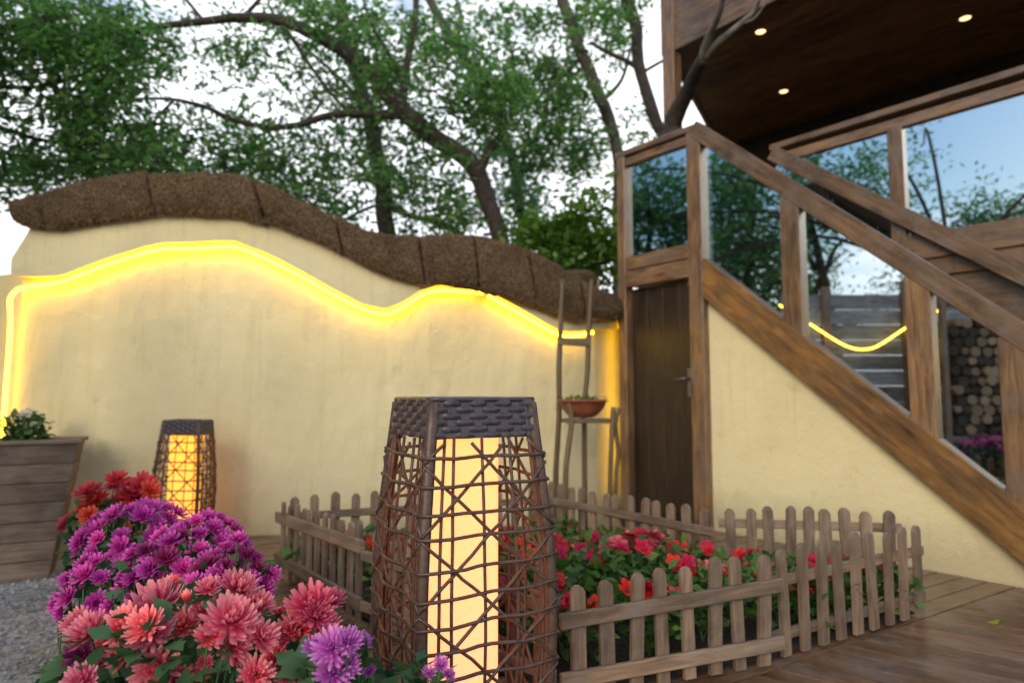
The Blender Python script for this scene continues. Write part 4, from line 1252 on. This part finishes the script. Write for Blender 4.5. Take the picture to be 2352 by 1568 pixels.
# ------------------------------------------------------------------ trees
def limb(m, pts, depth, wob=.0, n=9, jit=.1):
    q = []; rr = []
    for p in pts:
        u, v, wpx = p[:3]; d = depth + (p[3] if len(p) > 3 else 0)
        q.append(P(u, v, d)); rr.append(wpx * .92 / 1500 * d / 2)
    sp = smooth_path(q, 5); rs_ = np.interp(np.linspace(0, len(q) - 1, len(sp)), range(len(q)), rr)
    sp = [s_ + Vector((noise.noise(s_ * 1.7), noise.noise(s_ * 1.7 + Vector((9, 0, 0))), noise.noise(s_ * 1.7 + Vector((0, 9, 0))))) * .05 for s_ in sp]
    m.tube(sp, list(rs_), n, jitter=jit)
    return sp
def crown(parent, regions, mt, size=(.06, .11), wid=.42, per=26, sub=.2, name='crown', twig=None):
    pos = []; tw = MB()
    for (u, v, ru, rv, d, ds, cnt) in regions:
        for _ in range(int(cnt * .82)):
            while True:
                a, b = random.uniform(-1, 1), random.uniform(-1, 1)
                if a*a + b*b <= 1: break
            c = P(u + a * ru, v + b * rv, d + random.uniform(-ds, ds))
            ax = Vector((random.gauss(0, 1), random.gauss(0, 1), random.gauss(0, .5))).normalized()
            s_ = sub * random.uniform(.5, 1.3)
            k = int(per * random.uniform(.55, 1.6))
            t_ = RNG.uniform(-1.3, 1.3, k)[:, None]; jt = RNG.normal(size=(k, 3)) * s_ * .55
            pos.append(np.array(c)[None] + np.array(ax)[None] * t_ * s_ + jt)
            if twig is not None and random.random() < .6:
                tw.tube([c - ax * s_ * 1.5, c + Vector((0, 0, .02)), c + ax * s_ * 1.3], [.008, .006, .003], 4, cap=False)
    o = leaf_batch(np.concatenate(pos), None, size, wid, name, mt, parent, up=.35)
    if twig is not None and tw.v:
        tag(tw.build('twig', twig, parent), kind='stuff')
    return o
def tree(label, cat_mat, base_uv, depth, limbs, regions, leaf, grp='trees behind the wavy garden wall', **kw):
    b = P(base_uv, 905, depth); b.z = GZ
    t = thing('broadleaf_tree', b, label, 'tree', grp)
    first = True
    for l in limbs:
        m = MB()
        if first:
            p = l[0]; q0 = P(p[0], p[1], depth)
            q = [Vector((q0.x, q0.y, GZ - .1)), Vector((q0.x, q0.y, (q0.z + GZ) / 2)), q0]
            m.tube(q, [p[2] / 1500 * depth * .62, p[2] / 1500 * depth * .53, p[2] / 1500 * depth * .5], 9, jitter=.1)
        limb(m, l, depth)
        m.build('trunk' if first else 'limb', cat_mat, t, smooth=True); first = False
    crown(t, regions, leaf, twig=cat_mat, **kw)
    return t
random.seed(77)
LEAFK = 1.32
D1 = 8.0
tree('dark forked tree whose long limb arches left over the garden wall', M['bark'], 1165, D1,
     [[(1158, 600, 46), (1148, 560, 46), (1120, 470, 44), (1095, 400, 48), (1050, 352, 46), (960, 288, 50), (905, 238, 48), (870, 190, 42), (800, 125, 38), (720, 80, 33), (640, 46, 30), (560, 40, 26), (470, 45, 21), (380, 60, 17), (240, 82, 11)],
      [(930, 265, 30), (850, 262, 21), (760, 266, 18), (690, 284, 17), (620, 293, 16), (540, 275, 14), (450, 240, 12), (380, 225, 9), (240, 232, 5)],
      [(918, 250, 30), (928, 190, 21), (945, 110, 18), (955, 40, 17), (962, -50, 14)],
      [(926, 200, 12), (905, 150, 10), (870, 80, 8), (835, 10, 7), (820, -40, 6)],
      [(1095, 405, 30), (1120, 350, 24), (1150, 310, 20), (1160, 260, 15), (1135, 222, 10), (1090, 205, 6)],
      [(640, 48, 14), (700, 130, 10), (760, 215, 9), (800, 262, 8)], [(560, 42, 12), (610, -20, 9), (640, -60, 7)], [(470, 46, 10), (430, 0, 9), (390, -40, 7)], [(240, 82, 8), (150, 40, 14), (90, -10, 18)],
      [(690, 284, 8), (740, 240, 6), (700, 190, 5), (690, 150, 4)], [(400, 228, 8), (330, 300, 7), (300, 350, 6), (290, 400, 4)]],
     [(470, 140, 110, 60, D1 + .6, .5, 14), (620, 180, 90, 80, D1, .8, 13), (760, 60, 110, 60, D1, .8, 34), (850, 200, 90, 70, D1, .8, 36), (450, 330, 110, 45, D1, .8, 26), (640, 350, 90, 50, D1, .8, 22), (560, 390, 130, 45, D1 + 1, .6, 50), (700, 440, 70, 50, D1, .8, 24), (860, 400, 70, 50, D1, .8, 18),
      (1000, 330, 70, 60, D1, .6, 18), (1000, 140, 90, 110, D1, .8, 42), (1120, 240, 90, 80, D1, .6, 62), (1010, 480, 80, 50, D1, .6, 26), (300, 120, 100, 80, D1, .8, 34), (560, 260, 330, 210, D1 + .9, .8, 54), (900, 230, 260, 240, D1 + .9, .8, 56), (650, 90, 380, 90, D1 + .5, .8, 34), (560, 440, 200, 60, D1 + .5, .6, 40)], M['leaf'], size=(.06, .105), per=24)
D2 = 10.0
tree('straight grey trunk tree standing behind the wall dip, left of the forked tree', M['bark'], 895, D2,
     [[(893, 600, 50), (890, 530, 46), (876, 420, 44), (856, 310, 42), (838, 230, 34), (800, 120, 32), (782, 0, 33), (775, -70, 30)],
      [(880, 460, 22), (930, 488, 14), (1000, 510, 15), (1065, 540, 17)], [(845, 250, 14), (780, 180, 10), (700, 110, 8), (640, 70, 6)], [(862, 470, 10), (800, 500, 8), (740, 520, 6)]],
     [(1000, 250, 380, 240, D2 + .5, .9, 80), (650, 300, 300, 200, D2 + .5, .9, 36), (830, 320, 90, 80, D2, .8, 30), (780, 490, 60, 40, D2, .8, 22), (900, 110, 90, 90, D2, .8, 34), (960, 560, 90, 30, D2, .6, 30), (930, 420, 80, 70, D2, .8, 30), (690, 20, 90, 40, D2, .8, 24), (790, 350, 60, 40, D2, .8, 6)], M['leaf_b'], size=(.07, .12), per=22)
D3 = 10.5
tree('slender grey tree leaning left beside the landing post', M['bark_grey'], 1425, D3,
     [[(1425, 500, 40), (1418, 350, 30), (1390, 260, 33), (1360, 180, 33), (1322, 80, 31), (1292, 0, 30), (1275, -70, 34)],
      [(1380, 230, 14), (1430, 180, 10), (1450, 110, 7)], [(1340, 130, 14), (1290, 170, 10), (1230, 190, 8), (1180, 180, 6)]],
     [(1340, 200, 90, 220, D3, .9, 30), (1230, 90, 110, 90, D3, .9, 50), (1240, 220, 110, 80, D3, .9, 100), (1270, 340, 90, 60, D3, .9, 52), (1380, 70, 60, 70, D3, .9, 30), (1350, 300, 50, 60, D3, .9, 16), (1340, 400, 60, 40, D3, .9, 14), (1460, 330, 40, 40, D3, 1, 4)], M['leaf'], size=(.07, .12), per=24)
tree('leaning dark trunk rising right of the grey tree, before white sky', M['bark'], 1545, 9.0,
     [[(1535, 420, 34), (1522, 320, 30), (1502, 270, 31), (1470, 150, 31), (1455, 60, 32), (1440, 0, 34), (1428, -70, 34)],
      [(1470, 160, 14), (1440, 140, 13), (1405, 124, 12), (1355, 103, 9)], [(1476, 170, 10), (1530, 140, 8)]],
     [(1400, 40, 50, 60, 9, .6, 22), (1440, 250, 40, 60, 9, .6, 6), (1490, -20, 60, 30, 9, .6, 8)], M['leaf'], size=(.06, .1), per=20)
tree('thin pale leaning tree seen between the forked tree limbs', M['bark_grey'], 1190, 12.0,
     [[(1200, 560, 26), (1190, 440, 24), (1160, 320, 25), (1100, 190, 25), (1020, 60, 23), (985, 0, 22), (960, -50, 20)], [(1180, 400, 12), (1240, 300, 10), (1262, 200, 8), (1290, 150, 6)], [(1050, 110, 10), (1060, 40, 9), (1040, -30, 7)]],
     [(1050, 60, 90, 70, 12, 1, 30), (1150, 380, 90, 80, 12, 1, 46), (1060, 470, 70, 60, 12, 1, 34), (1180, 480, 80, 70, 12, 1, 50), (1090, 170, 60, 60, 12, 1, 22)], M['leaf_b'], size=(.08, .13), per=22)
tree('leafy tree hanging dense green foliage over the left end of the wall', M['bark'], -260, 7.0,
     [[(-260, 500, 60), (-230, 300, 50), (-120, 150, 36), (20, 60, 24), (130, 45, 14)], [(-200, 260, 22), (-60, 280, 16), (80, 320, 12), (200, 350, 7), (320, 410, 4)], [(-180, 230, 18), (-20, 200, 14), (120, 190, 10), (260, 150, 6)]],
     [(110, 40, 180, 80, 7, .8, 62), (60, 170, 180, 100, 7, .8, 68), (230, 180, 100, 90, 7, .8, 56), (110, 310, 190, 90, 7, .8, 62), (300, 330, 100, 60, 7, .8, 40), (230, 400, 150, 50, 7, .8, 52), (380, 420, 100, 40, 7, .8, 22), (20, 420, 60, 60, 7, .8, 18), (200, 100, 140, 80, 7, .8, 50), (20, 820, 40, 100, 7.5, .5, 20)], M['leaf'], size=(.06, .11), per=26)
b = P(1300, 905, 7.6); b.z = GZ
bush = thing('leafy_bush', b, 'bright green leafy bush above the low right end of the thatched coping', 'bush')
m = MB(); m.tube([b, b + Vector((.05, 0, 1.0)), b + Vector((.0, 0, 2.2))], [.05, .04, .02], 7); m.build('stem', M['bark'], bush)
crown(bush, [(1300, 560, 110, 60, 7.6, .4, 90), (1380, 600, 50, 40, 7.6, .4, 26), (1230, 590, 60, 40, 7.6, .4, 36), (1340, 500, 60, 40, 7.6, .4, 14), (1280, 760, 160, 140, 7.7, .4, 70)], M['leaf_y'], size=(.06, .11), per=26, wid=.5)
# bare forked branch tree by the landing
b = P(1560, 905, 6.35); b.z = GZ
bt_ = thing('bare_tree', b, 'bare pale forked branch rising behind the landing rail past the roof post', 'tree')
q0 = P(1545, 300, 6.3)
m = MB(); m.tube([Vector((q0.x, q0.y, GZ - .1)), Vector((q0.x - .03, q0.y, 1.4)), q0], [.13, .12, .11], 9, jitter=.1); limb(m, [(1545, 300, 50), (1560, 262, 46, -.1), (1590, 195, 36, -.4), (1620, 138, 30, -.75)], 6.3); m.build('trunk', M['bark'], bt_, smooth=True)
m = MB(); limb(m, [(1616, 146, 26, -.7), (1632, 80, 20, -.95), (1655, 20, 17, -1.2), (1672, -40, 14, -1.4)], 6.3); m.build('limb', M['bark_pale'], bt_, smooth=True)
m = MB(); limb(m, [(1618, 142, 24, -.72), (1650, 100, 19, -.9), (1700, 50, 16, -1.1), (1735, 20, 13, -1.2), (1750, -10, 9, -1.3)], 6.3); m.build('limb', M['bark_pale'], bt_, smooth=True)
m = MB(); limb(m, [(1700, 50, 9, -1.1), (1735, 35, 7, -1.2), (1762, 5, 5, -1.3)], 6.3); m.build('limb', M['bark_pale'], bt_, smooth=True)

# ------------------------------------------------------------------ what stands to the left of the view (seen in the glass)
def side_tree(x, y, h, r_, cnt, label, leaf, low=.35, per=24, size=(.09, .15)):
    b = Vector((x, y, GZ)); t = thing('garden_tree', b, label, 'tree', 'trees across the garden')
    m = MB(); top = b + Vector((random.uniform(-.5, .5), random.uniform(-.5, .5), h * .8))
    m.tube(smooth_path([b, b + Vector((.15, .1, h * .35)), top], 5), list(np.linspace(.17, .05, 11)), 8, jitter=.1); m.build('trunk', M['bark'], t, smooth=True)
    for k in range(7):
        a = k * 2.4; m = MB(); s0 = b + (top - b) * random.uniform(.35, .85)
        e = s0 + Vector((math.cos(a) * r_ * .8, math.sin(a) * r_ * .8, random.uniform(.3, 1.6)))
        m.tube(smooth_path([s0, (s0 + e) / 2 + Z * .3, e], 4), list(np.linspace(.06, .015, 9)), 6); m.build('limb', M['bark'], t, smooth=True)
    pos = []
    for _ in range(cnt):
        d = Vector((random.gauss(0, 1), random.gauss(0, 1), random.gauss(0, 1))).normalized() * random.random() ** .4
        c = b + Vector((d.x * r_, d.y * r_, h * (low + 1) / 2 + d.z * h * (1 - low) / 2))
        pos.append(np.array(c)[None] + RNG.normal(size=(per, 3)) * .26)
    leaf_batch(np.concatenate(pos), None, size, .45, 'crown', leaf, t)
random.seed(91)
side_tree(-7.2, 5.6, 6.2, 2.0, 150, 'broad dark green tree across the garden beyond the wall end', M['leaf_b'], per=70)
side_tree(-9.6, 7.4, 7.2, 2.2, 150, 'tall dense green tree at the far side of the garden', M['leaf'], per=70)
side_tree(-11.5, 3.0, 4.6, 1.9, 60, 'small open crowned tree across the gravel path', M['leaf_b'], .45)
side_tree(-13.0, -2.5, 5.0, 2.2, 60, 'rounded tree across the garden behind the firewood', M['leaf'], .4)
side_tree(-8.1, 3.3, 7.2, 1.5, 120, 'tall narrow dark tree across the gravel, reflected in the first stair pane', M['leaf_b'], .3, per=70)
side_tree(-8.2, -.9, 4.6, .9, 50, 'low dark clipped tree across the gravel behind the arching tree', M['leaf_b'], .4, per=50)
side_tree(-12.5, 1.2, 5.6, 1.2, 40, 'small round tree far across the gravel beside the tall narrow one', M['leaf'], .5, per=50)
p_ = RF(1930, 905, 13.0); side_tree(p_.x, p_.y, 6.6, .85, 40, 'tall tuft crowned tree across the gravel, reflected in the small veranda pane', M['leaf_b'], .62, per=50)
p_ = RF(2235, 905, 13.0); side_tree(p_.x, p_.y, 6.0, .95, 60, 'dark round topped tree across the gravel, reflected in the big veranda pane', M['leaf_b'], .5, per=60)
# thin curving tree whose arching twigs cross the reflected sky
b = Vector((-6.4, .2, GZ)); at_ = thing('arching_tree', b, 'thin arching tree with few leaves left of the camera', 'tree')
m = MB(); m.tube(smooth_path([b, b + Vector((.1, .3, 2.0)), b + Vector((.3, .6, 3.6))], 5), list(np.linspace(.10, .06, 11)), 8); m.build('trunk', M['bark'], at_, smooth=True)
tp0 = b + Vector((.3, .6, 3.5)); pos = []
for k, (dx, dy, dz) in enumerate(((.3, 2.6, .9), (.2, 2.2, 1.8), (-.2, -1.8, 1.3), (.3, 1.2, 2.6), (.5, 3.2, .2), (0, -2.4, .6), (.2, .4, 3.0), (-.3, 3.8, 1.2), (-.2, -3.6, 1.9), (.1, -3.0, 2.6), (.2, 4.2, 2.0), (-.5, -4.2, .9))):
    e = tp0 + Vector((dx, dy, dz)); mid = (tp0 + e) / 2 + Z * .45
    m = MB(); sp = smooth_path([tp0, mid, e, e + Vector((.1, dy * .25, -.35))], 5); m.tube(sp, list(np.linspace(.045, .012, len(sp))), 6); m.build('limb', M['bark'], at_, smooth=True)
    for j in range(3):
        c = sp[-1 - j * 4] + Vector((random.uniform(-.2, .2),) * 3); pos.append(np.array(c)[None] + RNG.normal(size=(26, 3)) * .2)
leaf_batch(np.concatenate(pos), None, (.08, .13), .45, 'crown', M['leaf_b'], at_)

# grey boarded shed wall, log pile and a sagging rope light, all left of the frame
sw = thing('boarded_shed', RF(2120, 905, 9.4), 'grey horizontally boarded shed side left of the gravel path', 'shed')
pa = RF(1800, 905, 9.4); pb = RF(2480, 905, 9.4)
z = GZ
k = 0
while z < 2.25:
    m = MB(); m.beam(Vector((pa.x, pa.y, z + .11)), Vector((pb.x, pb.y, z + .11)), .03, .212, Z, .006); m.build('board', M['grey_board'], sw); z += .22; k += 1
dv = (pb - pa).normalized()
for s_ in (.15, .42, .7):
    p = pa + (pb - pa) * s_ + Vector((dv.y, -dv.x, 0)) * 0
    m = MB(); m.beam(Vector((p.x, p.y, GZ)) + Vector((.05, 0, 0)), Vector((p.x, p.y, 2.5 + .3 * s_)) + Vector((.05, 0, 0)), .06, .12, dv); m.build('post', M['timber'], sw)
lp = thing('firewood_stack', RF(2250, 905, 8.6), 'stack of split firewood logs in a timber rack left of the gravel path', 'firewood')
a0 = RF(2165, 905, 8.6); a1 = RF(2345, 905, 8.6); dl = Vector(((a1 - a0).x, (a1 - a0).y, 0)); LL = dl.length; dl.normalize(); nl = Vector((-dl.y, dl.x, 0))
if nl.x < 0: nl = -nl
zz = .55; row = 0
while zz < 2.0:
    x = .06 + (.06 if row % 2 else 0)
    while x < LL - .05:
        r_ = random.uniform(.05, .075)
        c = Vector((a0.x, a0.y, 0)) + dl * x + Z * (zz + random.uniform(-.01, .01))
        m = MB(); m.tube([c - nl * .2, c + nl * random.uniform(.18, .24)], r_, 8, jitter=.25); m.build('log', M['log_end'] if random.random() < .6 else M['bark'], lp)
        x += r_ * 2 + .01
    zz += .125; row += 1
for x in (-.05, LL + .05):
    for dn in (-.15, .15):
        c = Vector((a0.x, a0.y, 0)) + dl * x + nl * dn
        m = MB(); m.beam(c + Z * GZ, c + Z * 2.25, .07, .07, dl); m.build('rack_post', M['timber'], lp)
for z in (.44, 2.2):
    m = MB(); c = Vector((a0.x, a0.y, z)); m.beam(c - dl * .1, c + dl * (LL + .1), .36, .06); m.build('rack_shelf', M['timber'], lp)
q = [RF(u, v, 9.25) for u, v in ((1790, 700), (1865, 747), (1915, 779), (1950, 797), (1985, 802), (2020, 792), (2085, 750), (2180, 700))]
m = MB(); m.tube(smooth_path(q, 4), .012, 8)
M['led_soft'] = emis('led_rope_soft', (1.0, .56, .05), 8.0)
tag(m.build('rope_light', M['led_soft'], None, q[0], smooth=True), 'sagging lit yellow rope light on the grey boarded shed', 'rope light')
